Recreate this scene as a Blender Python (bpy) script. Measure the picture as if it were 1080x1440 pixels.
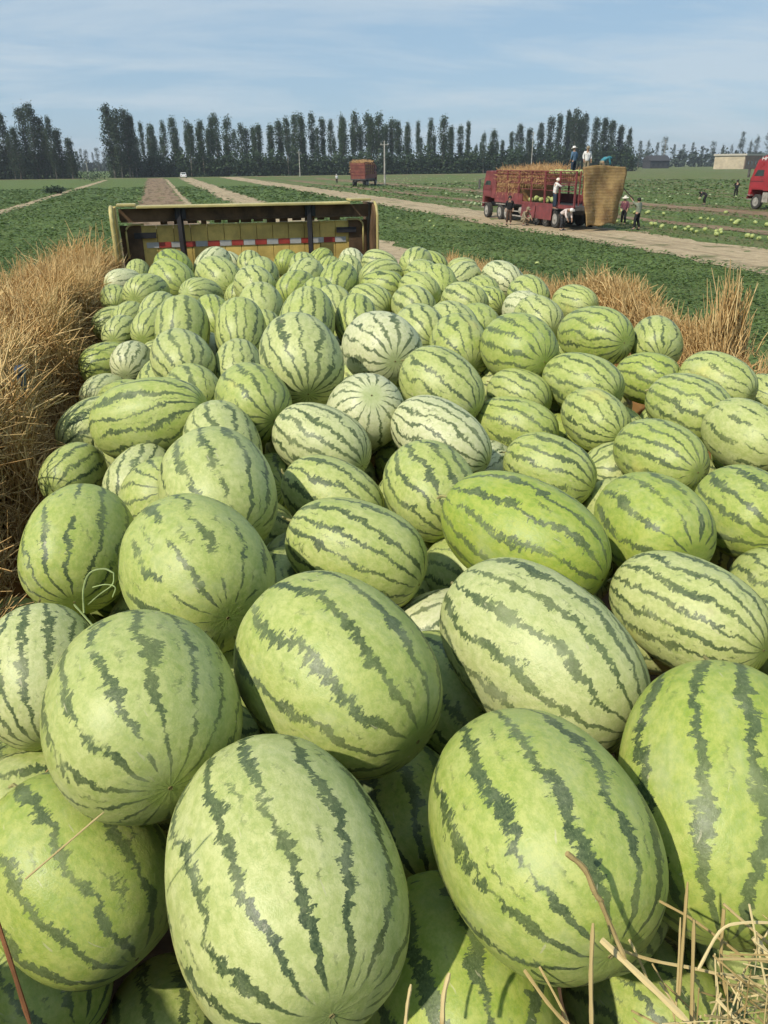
import bpy, bmesh, math, random
import numpy as np
from mathutils import Vector, Matrix, Euler

for o in list(bpy.data.objects):
    bpy.data.objects.remove(o)
SC = bpy.context.scene
COL = SC.collection
R = math.radians

# ---------------------------------------------------------------- camera
CAM_H, YAW, PITCH, ROLL = 3.5, R(15.1), R(24.4), R(0.5)
_f = Vector((math.sin(YAW)*math.cos(PITCH), math.cos(YAW)*math.cos(PITCH), -math.sin(PITCH)))
_r0 = Vector((math.cos(YAW), -math.sin(YAW), 0)); _u0 = _r0.cross(_f)
_r = _r0*math.cos(ROLL) - _u0*math.sin(ROLL); _u = _u0*math.cos(ROLL) + _r0*math.sin(ROLL)
CAM_P = Vector((0, 0, CAM_H))
cam_d = bpy.data.cameras.new('camera'); cam_d.sensor_fit = 'HORIZONTAL'; cam_d.sensor_width = 36; cam_d.lens = 36
cam_d.clip_start = 0.02; cam_d.clip_end = 12000
cam = bpy.data.objects.new('camera', cam_d); COL.objects.link(cam)
cam.matrix_world = Matrix(((_r.x, _u.x, -_f.x, 0), (_r.y, _u.y, -_f.y, 0), (_r.z, _u.z, -_f.z, CAM_H), (0, 0, 0, 1)))
SC.camera = cam
def ray(u, v): return _f + _r*((u-540)/1080) - _u*((v-720)/1080)
def at(u, v, depth): return CAM_P + ray(u, v)*depth          # point at a distance along the view axis
def at_y(u, v, Y): d = ray(u, v); return CAM_P + d*(Y/d.y)
def in_view(x, y, z, m=0.08):
    d = Vector((x, y, z)) - CAM_P; zz = d.dot(_f)
    return zz > 0 and abs(d.dot(_r)/zz) < 0.5+m and abs(d.dot(_u)/zz) < 0.667+m

# ---------------------------------------------------------------- sky and sun
SUN_DIR = Vector((-0.63, -0.33, 0.70)).normalized()           # towards the sun
sun_el = math.asin(SUN_DIR.z); sun_az = math.atan2(SUN_DIR.x, SUN_DIR.y)
world = bpy.data.worlds.new('World'); SC.world = world; world.use_nodes = True
wn, wl = world.node_tree.nodes, world.node_tree.links
wn.clear()
w_out = wn.new('ShaderNodeOutputWorld'); w_bg = wn.new('ShaderNodeBackground'); sky = wn.new('ShaderNodeTexSky')
sky.sky_type = 'NISHITA'; sky.sun_disc = False; sky.sun_elevation = sun_el; sky.sun_rotation = sun_az
sky.air_density = 1.0; sky.dust_density = 0.6; sky.ozone_density = 1.6; sky.altitude = 600
SKY_STRENGTH = 0.115
w_bg.inputs['Strength'].default_value = SKY_STRENGTH
def W(t, **k):
    n = wn.new(t)
    for a, b in k.items(): setattr(n, a, b)
    return n
tc = W('ShaderNodeTexCoord'); sep = W('ShaderNodeSeparateXYZ'); wl.new(tc.outputs['Generated'], sep.inputs[0])
# flat cloud layer: direction projected on a plane overhead
zc = W('ShaderNodeMath', operation='MAXIMUM'); wl.new(sep.outputs['Z'], zc.inputs[0]); zc.inputs[1].default_value = 0.0
za = W('ShaderNodeMath', operation='ADD'); wl.new(zc.outputs[0], za.inputs[0]); za.inputs[1].default_value = 0.10
dx = W('ShaderNodeMath', operation='DIVIDE'); wl.new(sep.outputs['X'], dx.inputs[0]); wl.new(za.outputs[0], dx.inputs[1])
dy = W('ShaderNodeMath', operation='DIVIDE'); wl.new(sep.outputs['Y'], dy.inputs[0]); wl.new(za.outputs[0], dy.inputs[1])
cb = W('ShaderNodeCombineXYZ'); wl.new(dx.outputs[0], cb.inputs[0]); wl.new(dy.outputs[0], cb.inputs[1])
n1 = W('ShaderNodeTexNoise'); n1.inputs['Scale'].default_value = 0.62; n1.inputs['Detail'].default_value = 7; n1.inputs['Roughness'].default_value = 0.62
n1.inputs['Distortion'].default_value = 0.4
stv = W('ShaderNodeVectorMath', operation='MULTIPLY'); wl.new(cb.outputs[0], stv.inputs[0]); stv.inputs[1].default_value = (0.7, 1.25, 1.0); wl.new(stv.outputs[0], n1.inputs['Vector'])
cr = W('ShaderNodeMapRange'); cr.inputs['From Min'].default_value = 0.43; cr.inputs['From Max'].default_value = 0.60
cr.inputs['To Min'].default_value = 0.08; cr.inputs['To Max'].default_value = 0.62; wl.new(n1.outputs[0], cr.inputs[0])
mixc = W('ShaderNodeMix', data_type='RGBA'); mixc.inputs[7].default_value = (5.3, 6.1, 6.7, 1)
# high thin veil tints the clear sky towards grey blue
veil = W('ShaderNodeMix', data_type='RGBA'); veil.inputs[0].default_value = 0.72; veil.inputs[7].default_value = (2.75, 4.35, 5.95, 1)
wl.new(sky.outputs[0], veil.inputs[6])
wl.new(cr.outputs[0], mixc.inputs[0]); wl.new(veil.outputs[2], mixc.inputs[6]); wl.new(mixc.outputs[2], w_bg.inputs['Color']); wl.new(w_bg.outputs[0], w_out.inputs[0])
sun_d = bpy.data.lights.new('sun', 'SUN'); sun_d.energy = 4.5; sun_d.angle = R(1.0); sun_d.color = (1.0, 0.93, 0.79)
sun = bpy.data.objects.new('sun', sun_d); COL.objects.link(sun); sun.location = (0, 0, 60)
sun.rotation_euler = (-SUN_DIR).to_track_quat('-Z', 'Y').to_euler()
SC.view_settings.view_transform = 'Standard'; SC.view_settings.look = 'None'
SC.view_settings.exposure = 0.0; SC.view_settings.gamma = 1.0; SC.view_settings.use_curve_mapping = False
SC.render.engine = 'CYCLES'
SC.cycles.use_denoising = True; SC.cycles.use_adaptive_sampling = True; SC.cycles.adaptive_threshold = 0.025; SC.cycles.adaptive_min_samples = 16; SC.cycles.max_bounces = 4; SC.cycles.diffuse_bounces = 3; SC.cycles.glossy_bounces = 2
SC.cycles.transparent_max_bounces = 4; SC.cycles.caustics_reflective = False; SC.cycles.caustics_refractive = False

# ---------------------------------------------------------------- helpers
class NT:
    """small node-graph builder"""
    def __init__(s, name, rough=0.7, spec=0.3):
        s.m = bpy.data.materials.new(name); s.m.use_nodes = True
        s.n = s.m.node_tree.nodes; s.l = s.m.node_tree.links; s.n.clear()
        s.out = s.n.new('ShaderNodeOutputMaterial'); s.p = s.n.new('ShaderNodeBsdfPrincipled')
        s.p.inputs['Roughness'].default_value = rough; s.p.inputs['Specular IOR Level'].default_value = spec
        s.l.new(s.p.outputs[0], s.out.inputs[0])
    def _in(s, sock, v):
        if hasattr(v, 'is_output') or isinstance(v, bpy.types.NodeSocket): s.l.new(v, sock)
        elif v is not None: sock.default_value = v
    def math(s, op, a, b=None, c=None, clamp=False):
        n = s.n.new('ShaderNodeMath'); n.operation = op; n.use_clamp = clamp
        s._in(n.inputs[0], a); s._in(n.inputs[1], b); s._in(n.inputs[2], c); return n.outputs[0]
    def noise(s, vec, scale, detail=3, rough=0.55, w=None, dist=0.0):
        n = s.n.new('ShaderNodeTexNoise'); n.inputs['Scale'].default_value = scale; n.inputs['Detail'].default_value = detail
        n.inputs['Roughness'].default_value = rough; n.inputs['Distortion'].default_value = dist
        if w is not None: n.noise_dimensions = '4D'; s._in(n.inputs['W'], w)
        if vec is not None: s.l.new(vec, n.inputs['Vector'])
        return n.outputs[0]
    def ramp(s, v, a, b, lo=0.0, hi=1.0, smooth=True):
        n = s.n.new('ShaderNodeMapRange'); n.interpolation_type = 'SMOOTHSTEP' if smooth else 'LINEAR'
        s._in(n.inputs[0], v); s._in(n.inputs[1], a); s._in(n.inputs[2], b); s._in(n.inputs[3], lo); s._in(n.inputs[4], hi); return n.outputs[0]
    def mix(s, f, a, b, blend='MIX'):
        n = s.n.new('ShaderNodeMix'); n.data_type = 'RGBA'; n.blend_type = blend
        s._in(n.inputs[0], f); s._in(n.inputs[6], (*a, 1) if isinstance(a, tuple) else a); s._in(n.inputs[7], (*b, 1) if isinstance(b, tuple) else b)
        return n.outputs[2]
    def coord(s, kind='Object'): return s.n.new('ShaderNodeTexCoord').outputs[kind]
    def pos(s): return s.n.new('ShaderNodeNewGeometry').outputs['Position']
    def xyz(s, v):
        n = s.n.new('ShaderNodeSeparateXYZ'); s.l.new(v, n.inputs[0]); return n.outputs
    def vmul(s, v, k):
        n = s.n.new('ShaderNodeVectorMath'); n.operation = 'MULTIPLY'; s.l.new(v, n.inputs[0]); n.inputs[1].default_value = k; return n.outputs[0]
    def bump(s, h, strength=0.3, dist=0.01):
        n = s.n.new('ShaderNodeBump'); n.inputs['Strength'].default_value = strength; n.inputs['Distance'].default_value = dist
        s.l.new(h, n.inputs['Height']); s.l.new(n.outputs[0], s.p.inputs['Normal'])
    def color(s, c): s._in(s.p.inputs['Base Color'], (*c, 1) if isinstance(c, tuple) else c)
    def rough(s, c): s._in(s.p.inputs['Roughness'], c)
    def attr(s, name): n = s.n.new('ShaderNodeAttribute'); n.attribute_name = name; return n.outputs

MAT = {}
def plain(name, c, rough=0.7, spec=0.3, var=0.25, scale=3.0, metal=0.0):
    """worn paint / cloth / wood: colour with large and fine variation"""
    if name in MAT: return MAT[name]
    t = NT(name, rough, spec); p = t.pos()
    f = t.noise(p, scale, 6, 0.65); g = t.noise(p, scale*7, 3)
    d = tuple(x*(1-var*1.6) for x in c); b = tuple(min(1, x*(1+var)) for x in c)
    col = t.mix(t.ramp(f, 0.3, 0.7), d, b); col = t.mix(t.math('MULTIPLY', t.ramp(g, 0.55, 0.75), 0.35), col, tuple(x*0.6 for x in c))
    t.color(col); t.p.inputs['Metallic'].default_value = metal
    t.rough(t.ramp(f, 0.2, 0.8, max(0.05, rough-0.12), min(1, rough+0.12)))
    MAT[name] = t.m; return t.m

def tag(o, label=None, cat=None, group=None, kind=None):
    if label: o['label'] = label
    if cat: o['category'] = cat
    if group: o['group'] = group
    if kind: o['kind'] = kind
    return o
def empty(name, loc=(0, 0, 0), rz=0.0):
    o = bpy.data.objects.new(name, None); COL.objects.link(o); o.location = loc; o.rotation_euler = (0, 0, rz); o.empty_display_size = 0.2; return o
def link(name, me, m=None, parent=None, smooth=False):
    o = bpy.data.objects.new(name, me); COL.objects.link(o)
    if m is not None and not me.materials: me.materials.append(m)
    if parent is not None: o.parent = parent
    if smooth: me.polygons.foreach_set('use_smooth', [True]*len(me.polygons))
    return o
class MB:
    """collects shapes into one mesh"""
    def __init__(s): s.v = []; s.f = []
    def box(s, c, d, rot=None, taper=1.0):
        c = Vector(c); h = Vector(d)*0.5; b = len(s.v)
        for z in (-1, 1):
            k = taper if z > 0 else 1
            for x, y in ((-1, -1), (1, -1), (1, 1), (-1, 1)):
                p = Vector((x*h.x*k, y*h.y*k, z*h.z))
                if rot is not None: p = rot @ p
                s.v.append(p+c)
        s.f += [tuple(b+i for i in q) for q in ((3, 2, 1, 0), (4, 5, 6, 7), (0, 1, 5, 4), (1, 2, 6, 5), (2, 3, 7, 6), (3, 0, 4, 7))]; return s
    def span(s, lo, hi):
        return s.box([(a+b)/2 for a, b in zip(lo, hi)], [b-a for a, b in zip(lo, hi)])
    def bar(s, p, q, w, h=None):
        p, q = Vector(p), Vector(q); d = q-p; rot = d.to_track_quat('Z', 'Y').to_matrix()
        return s.box((p+q)/2, (w, h or w, d.length), rot)
    def tube(s, pts, rad, n=6, cap=True):
        pts = [Vector(p) for p in pts]; b = len(s.v)
        if not isinstance(rad, (list, tuple)): rad = [rad]*len(pts)
        for i, p in enumerate(pts):
            t = (pts[min(i+1, len(pts)-1)]-pts[max(i-1, 0)]).normalized()
            a = t.orthogonal().normalized() if abs(t.z) > 0.95 else t.cross(Vector((0, 0, 1))).normalized(); c = t.cross(a)
            for k in range(n):
                an = 2*math.pi*k/n; s.v.append(p+(a*math.cos(an)+c*math.sin(an))*rad[i])
        for i in range(len(pts)-1):
            for k in range(n):
                s.f.append((b+i*n+k, b+i*n+(k+1) % n, b+(i+1)*n+(k+1) % n, b+(i+1)*n+k))
        if cap:
            s.f.append(tuple(b+k for k in reversed(range(n)))); e = b+(len(pts)-1)*n; s.f.append(tuple(e+k for k in range(n)))
        return s
    def prism(s, poly, x0, x1):
        """polygon in (y, z) extruded along x"""
        b = len(s.v); n = len(poly)
        s.v += [Vector((x0, y, z)) for y, z in poly]+[Vector((x1, y, z)) for y, z in poly]
        s.f.append(tuple(b+i for i in range(n))); s.f.append(tuple(b+n+i for i in reversed(range(n))))
        for i in range(n): j = (i+1) % n; s.f.append((b+j, b+i, b+n+i, b+n+j))
        return s
    def lathe(s, prof, c, axis='X', n=20):
        """prof: (offset along axis, radius)"""
        b = len(s.v); c = Vector(c)
        for o, r in prof:
            for k in range(n):
                a = 2*math.pi*k/n; q = (o, r*math.cos(a), r*math.sin(a))
                s.v.append(c+Vector(q if axis == 'X' else ((q[1], q[0], q[2]) if axis == 'Y' else (q[1], q[2], q[0]))))
        for i in range(len(prof)-1):
            for k in range(n): s.f.append((b+i*n+k, b+(i+1)*n+k, b+(i+1)*n+(k+1) % n, b+i*n+(k+1) % n))
        s.f.append(tuple(b+k for k in range(n))); e = b+(len(prof)-1)*n; s.f.append(tuple(e+k for k in reversed(range(n)))); return s
    def mesh(s, name, bevel=0.0):
        me = bpy.data.meshes.new(name); me.from_pydata(s.v, [], s.f)
        bm = bmesh.new(); bm.from_mesh(me); bmesh.ops.recalc_face_normals(bm, faces=bm.faces)
        if bevel: bmesh.ops.bevel(bm, geom=list(bm.edges), offset=bevel, segments=2, profile=0.6, affect='EDGES', clamp_overlap=True)
        bm.to_mesh(me); bm.free(); return me
    def build(s, name, m, parent=None, bevel=0.0, smooth=False):
        return link(name, s.mesh(name, bevel), m, parent, smooth)
def np_mesh(name, V, Q, tone=None, uv=None):
    """fast mesh from numpy arrays; Q (n,3) or (n,4) faces; tone: one value for each vertex"""
    me = bpy.data.meshes.new(name); k = Q.shape[1]
    me.vertices.add(len(V)); me.vertices.foreach_set('co', np.ascontiguousarray(V, np.float32).ravel())
    me.loops.add(Q.size); me.loops.foreach_set('vertex_index', Q.astype(np.int32).ravel())
    me.polygons.add(len(Q)); me.polygons.foreach_set('loop_start', np.arange(0, Q.size, k, dtype=np.int32))
    if tone is not None:
        a = me.attributes.new('tone', 'FLOAT', 'POINT'); a.data.foreach_set('value', np.asarray(tone, np.float32))
    me.update(calc_edges=True); me.validate(); return me
def copy_tree(o, parent=None):
    c = o.copy(); COL.objects.link(c); c.parent = parent
    for ch in o.children:
        copy_tree(ch, c)
    return c
RNG = np.random.default_rng(11); random.seed(5)

def leaf_quads(C, size, rng, up=0.3, aspect=0.7):
    """folded rhombic leaf (2 triangles) for each centre in C"""
    n = len(C); d = rng.normal(size=(n, 3)); d /= np.linalg.norm(d, axis=1)[:, None]
    nn = rng.normal(size=(n, 3)); nn[:, 2] = np.abs(nn[:, 2])+up*3; a = np.cross(d, nn); a /= np.linalg.norm(a, axis=1)[:, None]+1e-9
    d = np.cross(nn, a); d /= np.linalg.norm(d, axis=1)[:, None]+1e-9
    s = (size*rng.uniform(0.6, 1.3, n))[:, None]; nz = np.cross(a, d)
    V = np.stack([C-d*s*0.5, C+a*s*0.5*aspect+nz*s*0.1, C+d*s*0.5, C-a*s*0.5*aspect+nz*s*0.1], 1).reshape(-1, 3)
    return V, np.arange(n*4).reshape(-1, 4)

# ================================================================ setting
def ground_mat():
    t = NT('field_soil_and_vines', 0.95, 0.1); p = t.pos(); x = t.xyz(p)
    big = t.noise(t.vmul(p, (0.22, 0.035, 1)), 1.0, 5, 0.6); med = t.noise(p, 0.9, 5, 0.65); fine = t.noise(p, 7.0, 4, 0.7)
    g = t.mix(t.ramp(med, 0.3, 0.7), (0.066, 0.100, 0.030), (0.100, 0.148, 0.046))
    g = t.mix(t.ramp(fine, 0.35, 0.7), g, (0.140, 0.178, 0.060))
    soil = t.mix(t.ramp(fine, 0.3, 0.7), (0.13, 0.10, 0.060), (0.22, 0.17, 0.10))
    # harvested rows: bare soil shows between the vines where the field is already picked (x > 25)
    row = t.math('SINE', t.math('MULTIPLY', x[0], 2*math.pi/6.3)); rr = t.math('ADD', t.math('MULTIPLY', row, 0.16), big)
    picked = t.ramp(x[0], 24.0, 29.0)
    bare = t.math('MULTIPLY', t.ramp(rr, 0.52, 0.66), t.math('ADD', t.math('MULTIPLY', picked, 0.75), 0.06))
    dry = t.mix(t.math('MULTIPLY', t.ramp(t.noise(p, 0.25, 3), 0.5, 0.75), t.math('MULTIPLY', picked, 0.8)), g, (0.17, 0.19, 0.07))
    t.color(t.mix(bare, dry, soil)); t.bump(fine, 0.6, 0.05); return t.m
M_GROUND = ground_mat()
def sheet(name, x0, x1, y0, y1, z, m, ny=1, nx=1, edge=0.0, seed=0):
    rg = np.random.default_rng(seed); ys = np.linspace(0, 1, ny+1)**1.8*(y1-y0)+y0; V = []; 
    for y in ys:
        a = x0+rg.normal()*edge; b = x1+rg.normal()*edge
        for i in range(nx+1): V.append((a+(b-a)*i/nx, y, z+(rg.normal()*0.012 if 0 < i < nx and edge else 0)))
    k = nx+1; F = [(j*k+i, j*k+i+1, (j+1)*k+i+1, (j+1)*k+i) for j in range(ny) for i in range(nx)]
    me = bpy.data.meshes.new(name); me.from_pydata(V, [], F); return tag(link(name, me, m), kind='structure')
sheet('field_ground', -1900, 1900, -300, 2600, 0.0, M_GROUND)['label'] = 'wide green melon field of low vines reaching the tree line'
def dirt_mat(name, a, b, ruts):
    t = NT(name, 0.95, 0.1); p = t.pos(); f = t.noise(p, 2.2, 6, 0.7); g = t.noise(t.vmul(p, (1.4, 0.10, 1)), 1.0, 4); c = t.noise(p, 14, 3)
    col = t.mix(t.ramp(f, 0.3, 0.7), a, b); col = t.mix(t.math('MULTIPLY', t.ramp(g, 0.48, 0.62), ruts), col, tuple(x*0.55 for x in a))
    col = t.mix(t.math('MULTIPLY', t.ramp(t.noise(p, 0.7, 4), 0.56, 0.68), 0.75), col, (0.075, 0.10, 0.035))
    t.color(col); t.bump(t.math('ADD', f, t.math('MULTIPLY', c, 0.4)), 0.8, 0.06); return t.m
M_DIRT = dirt_mat('pale_dust', (0.33, 0.255, 0.16), (0.47, 0.37, 0.24), 0.4)
M_EARTH = dirt_mat('brown_earth', (0.20, 0.135, 0.085), (0.29, 0.21, 0.135), 0.7)
TRACKS = [(-2.0, 2.5, 22, 262, M_EARTH, 'bare reddish earth strip running between green vines to the trees'),
          (7.0, 10.6, 22, 264, M_DIRT, 'pale rutted track running away behind the yellow tailgate'),
          (19.6, 24.9, 8, 268, M_DIRT, 'wide dusty farm track the red stake truck stands on'),
          (-13.6, -12.3, 20, 240, M_DIRT, 'narrow pale ditch path through the vines towards the tree clump'),
          (29.9, 31.6, 12, 200, M_EARTH, 'bare soil strip between two rows of picked melons'),
          (40.2, 43.4, 20, 220, M_EARTH, 'bare soil strip beyond the melon rows beside the red cab'),
          (2.6, 3.3, 30, 240, M_DIRT, 'thin pale dusty verge along the reddish earth strip')]
for i, (x0, x1, y0, y1, m, lab) in enumerate(TRACKS):
    sheet('dirt_track', x0, x1, y0, y1, 0.02, m, 150, 4, 0.10 if x1-x0 < 2 else 0.28, i)['label'] = lab
o = sheet('farm_road', -90, 150, 266, 270, 0.02, M_DIRT, 3, 60); o['label'] = 'pale cross road in front of the poplar windbreak'

# ---- low vine leaves over the field (nobody could count them)
def leafmat(name, dark, light, rough=0.55, spec=0.25, trans=0.25):
    t = NT(name, rough, spec); a = t.attr('tone')[2]; p = t.pos()
    f = t.noise(p, 0.35, 3); col = t.mix(a, dark, light); col = t.mix(t.math('MULTIPLY', t.ramp(f, 0.45, 0.7), 0.5), col, tuple(x*1.35 for x in dark))
    t.color(col)
    tr = t.n.new('ShaderNodeBsdfTranslucent'); t.l.new(col, tr.inputs[0]); mx = t.n.new('ShaderNodeMixShader'); mx.inputs[0].default_value = trans
    t.l.new(t.p.outputs[0], mx.inputs[1]); t.l.new(tr.outputs[0], mx.inputs[2]); t.l.new(mx.outputs[0], t.out.inputs[0]); return t.m
M_VINE = leafmat('vine_leaf', (0.064, 0.108, 0.028), (0.155, 0.222, 0.066))
def crop():
    rg = np.random.default_rng(4); pts = []; sz = []
    for (y0, y1, dens, s) in ((8, 24, 130, 0.10), (24, 45, 55, 0.14), (45, 90, 15, 0.24), (90, 150, 3.5, 0.5)):
        for (x0, x1) in ((-34 if y0 < 90 else -60, -0.9), (3.1, 75 if y0 < 90 else 110)):
            n = int((x1-x0)*(y1-y0)*dens); X = rg.uniform(x0, x1, n); Y = rg.uniform(y0, y1, n)
            P = np.stack([X, Y, np.zeros(n)], 1)-np.array(CAM_P); zz = P@np.array(_f); uu = P@np.array(_r)/zz; vv = P@np.array(_u)/zz
            k = (zz > 0) & (np.abs(uu) < 0.62) & (np.abs(vv) < 0.75)
            for (a, b, ta, tb, *_) in TRACKS:
                if b-a > 0.8: k &= ~((X > a+0.12+rg.normal(size=n)*0.3) & (X < b-0.12+rg.normal(size=n)*0.3) & (Y > ta))
            clump = np.sin(X*1.7+np.sin(Y*0.9)*1.3)+np.sin(Y*1.3+X*0.6)+np.sin(X*0.31+2)*np.sin(Y*0.23)
            k &= clump+rg.normal(size=n)*0.9+0.9*np.sin(X*0.21+1.3)*np.sin(Y*0.17) > -1.6
            k &= ~((X > 25) & (rg.random(n) < 0.65))
            X, Y = X[k], Y[k]; pts.append(np.stack([X, Y, 0.03+rg.random(len(X))*0.10*(1+0.5*np.sin(X*1.7))], 1)); sz.append(np.full(len(X), s))
    C = np.vstack(pts); S = np.concatenate(sz); V, Q = leaf_quads(C, S, rg, 1.1, 0.85); V[:, 2] = np.maximum(V[:, 2], 0.03)
    tone = np.repeat(np.clip(rg.normal(0.45, 0.26, len(C))+0.16*np.sin(C[:, 0]*0.55+np.sin(C[:, 1]*0.21)*2)+0.12*np.sin(C[:, 1]*0.37+C[:, 0]*0.2), 0, 1), 4)
    print('crop leaves', len(C))
    tag(link('vine_foliage', np_mesh('vine_foliage', V, Q, tone), M_VINE), 'low green melon vine leaves covering the field', 'vines', kind='stuff')
crop()

# ================================================================ trees
M_BARK = plain('poplar_bark', (0.17, 0.15, 0.12), 0.9, 0.1, 0.35, 1.0)
M_CROWN = [leafmat('poplar_leaf', (0.028, 0.052, 0.026), (0.078, 0.120, 0.055), 0.6, 0.2, 0.2),
           leafmat('poplar_leaf_dense', (0.022, 0.040, 0.022), (0.062, 0.092, 0.046), 0.6, 0.2, 0.15),
           leafmat('poplar_leaf_hazed', (0.036, 0.056, 0.044), (0.080, 0.105, 0.072), 0.7, 0.15, 0.15)]  # last one is paler and bluer: distance haze painted into the leaf colour
def poplar_meshes(seed, kind):
    """unit-height tree: trunk with limbs, ragged leafy crown"""
    rg = np.random.default_rng(seed); h = 20.0
    sway = rg.normal(size=2)*0.25; tp = [(sway[0]*math.sin(t*3), sway[1]*math.sin(t*2.3), h*0.95*t) for t in np.linspace(0, 1, 8)]
    mb = MB(); mb.tube(tp, [0.26*(1-0.9*t)+0.02 for t in np.linspace(0, 1, 8)], 6)
    low = {0: 0.38, 1: 0.12, 2: 0.2}[kind]; wid = {0: 1.55, 1: 2.3, 2: 2.4}[kind]*rg.uniform(0.8, 1.2); ncl = {0: 150, 1: 240, 2: 90}[kind]
    C = []; T = []
    for i in range(ncl):
        t = low+(1-low)*rg.random()**0.9; prof = (math.sin(math.pi*min(1, ((t-low)/(1-low))**0.95*0.86+0.06)))**0.6*(1+0.25*math.sin(7*t+seed))
        a = rg.uniform(0, 2*math.pi); r = wid*prof*math.sqrt(rg.random()); z = h*t
        bx, by = sway[0]*math.sin(t*3), sway[1]*math.sin(t*2.3); c = np.array([bx+r*math.cos(a), by+r*math.sin(a), z+0.5])
        if i % 3 == 0: mb.tube([(bx, by, z-1.1), ((bx+c[0])/2, (by+c[1])/2, z-0.2), tuple(c)], [0.06, 0.04, 0.015], 4)
        n = rg.integers(9, 17); pts = c+rg.normal(size=(n, 3))*np.array([0.50, 0.50, 0.66]); C.append(pts); T.append(np.clip(rg.normal(0.45, 0.16)+rg.normal(size=n)*0.15, 0, 1))
    C = np.vstack(C); T = np.concatenate(T); V, Q = leaf_quads(C, np.full(len(C), 0.52 if kind == 0 else 0.58), rg, 0.1, 0.75)
    return mb.mesh('trunk'), np_mesh('crown', V, Q, np.repeat(T, 4))
POP = {k: [poplar_meshes(100*k+s, k) for s in range(5)] for k in (0, 1, 2)}
for k in POP:
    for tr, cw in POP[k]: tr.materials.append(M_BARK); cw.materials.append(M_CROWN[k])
def tree(u, top, Y, kind, label, group, base_v=None):
    b = at_y(u, 240, Y); z = at_y(u, top, Y).z; h = max(3.0, z)
    e = empty('poplar_tree', (b.x, Y, 0), random.uniform(0, 6.28)); e.scale = (h/20*(random.uniform(0.62, 1.05) if kind == 0 else random.uniform(0.62, 1.1)),)*2+(h/20.3,)
    tag(e, label, 'tree', group); tr, cw = random.choice(POP[kind])
    link('trunk', tr, None, e); link('crown', cw, None, e)
for u, v in ((12, 162), (28, 183), (42, 155), (54, 149), (64, 167), (78, 168), (88, 185), (101, 196), (-6, 175), (20, 190), (70, 188)):
    tree(u, v, 275+random.uniform(-6, 8), 1, 'dark poplar in the separate dense clump before the windbreak gap', 'poplars of the separate clump')
for u, v in ((161, 152), (171, 158), (182, 157), (192, 166), (168, 170), (186, 172)):
    tree(u, v, 279+random.uniform(-5, 5), 1, 'dense dark poplar at the windbreak end beside the gap', 'dense poplars at the windbreak end')
for u, v in ((205, 172), (213, 172), (223, 175), (237, 170), (252, 165), (266, 172), (277, 175), (290, 168), (299, 166), (308, 162), (323, 161), (344, 174), (357, 186), (366, 176), (382, 175), (394, 172), (405, 166),
             (418, 160), (425, 158), (438, 157), (452, 168), (466, 165), (480, 161), (497, 160), (513, 162), (524, 168), (534, 158), (549, 167), (561, 171), (574, 170), (588, 172), (606, 168), (622, 164), (634, 180), (646, 178), (659, 175), (678, 184), (690, 185), (705, 194), (487, 170), (430, 172), (545, 176)):
    tree(u+random.uniform(-3, 3), v+random.uniform(-2, 5), 288+random.uniform(-6, 10), 0, 'slender bare-stemmed poplar in the long windbreak row', 'slender poplars of the windbreak row')
for k in range(46):
    u = 200+k*11.4+random.uniform(-5, 5)
    tree(u, 186+random.uniform(-8, 12)+(u > 640)*8, 302+random.uniform(-4, 10), 0, 'shorter poplar in the second row of the long windbreak', 'second row poplars of the windbreak')
for u, v in ((728, 178), (742, 184), (758, 175), (770, 167), (782, 165), (794, 160), (806, 157), (818, 162), (832, 168), (845, 170), (856, 172), (868, 180), (880, 183), (800, 168), (812, 170)):
    tree(u, v, 300+random.uniform(-6, 12), 1, 'dense dark poplar standing behind the loaded stake truck', 'dense poplars behind the stake truck')
for u, v in ((896, 200), (908, 198), (921, 202), (930, 194), (944, 205), (957, 204), (970, 202), (984, 206), (998, 200), (1012, 205), (1024, 203), (1037, 187), (1050, 198), (1058, 192), (1076, 178), (1090, 182)):
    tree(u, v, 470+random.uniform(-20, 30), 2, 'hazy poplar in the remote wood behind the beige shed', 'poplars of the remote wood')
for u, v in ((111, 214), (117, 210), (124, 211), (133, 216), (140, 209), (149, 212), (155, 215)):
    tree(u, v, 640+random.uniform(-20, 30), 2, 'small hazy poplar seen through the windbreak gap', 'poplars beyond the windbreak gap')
def thicket(name, spans, dens, size, m, label, seed):
    rg = np.random.default_rng(seed); C = []; T = []
    for u0, u1, v, Y, dy in spans:
        a = at_y(u0, 240, Y).x; b = at_y(u1, 240, Y).x; h = at_y((u0+u1)/2, v, Y).z
        for i in range(int((b-a)*dens)):
            x = rg.uniform(a, b); hh = h*rg.uniform(0.55, 1.12)*(0.8+0.2*math.sin(x*0.8+seed)); n = rg.integers(10, 18); z0 = hh*rg.random()**0.8
            C.append(np.array([x, Y+rg.uniform(-dy, dy), z0])+rg.normal(size=(n, 3))*np.array([0.7, 0.7, 0.9])); T.append(np.clip(rg.normal(0.4, 0.2)+rg.normal(size=n)*0.15, 0, 1))
    C = np.vstack(C); C[:, 2] = np.maximum(C[:, 2], 0.2); T = np.concatenate(T); V, Q = leaf_quads(C, np.full(len(C), size), rg, 0.1, 0.8)
    tag(link(name, np_mesh(name, V, Q, np.repeat(T, 4)), m), label, 'undergrowth', kind='stuff')
thicket('undergrowth', [(-20, 108, 205, 277, 4), (156, 720, 209, 287, 5), (715, 886, 203, 300, 6)], 24, 0.78, M_CROWN[0], 'dark tangle of saplings and brush under the poplar rows', 1)
thicket('far_woodland', [(104, 162, 224, 645, 10), (884, 1120, 210, 480, 15)], 4, 1.7, M_CROWN[2], 'hazy low woodland far beyond the open field', 2)
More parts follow.
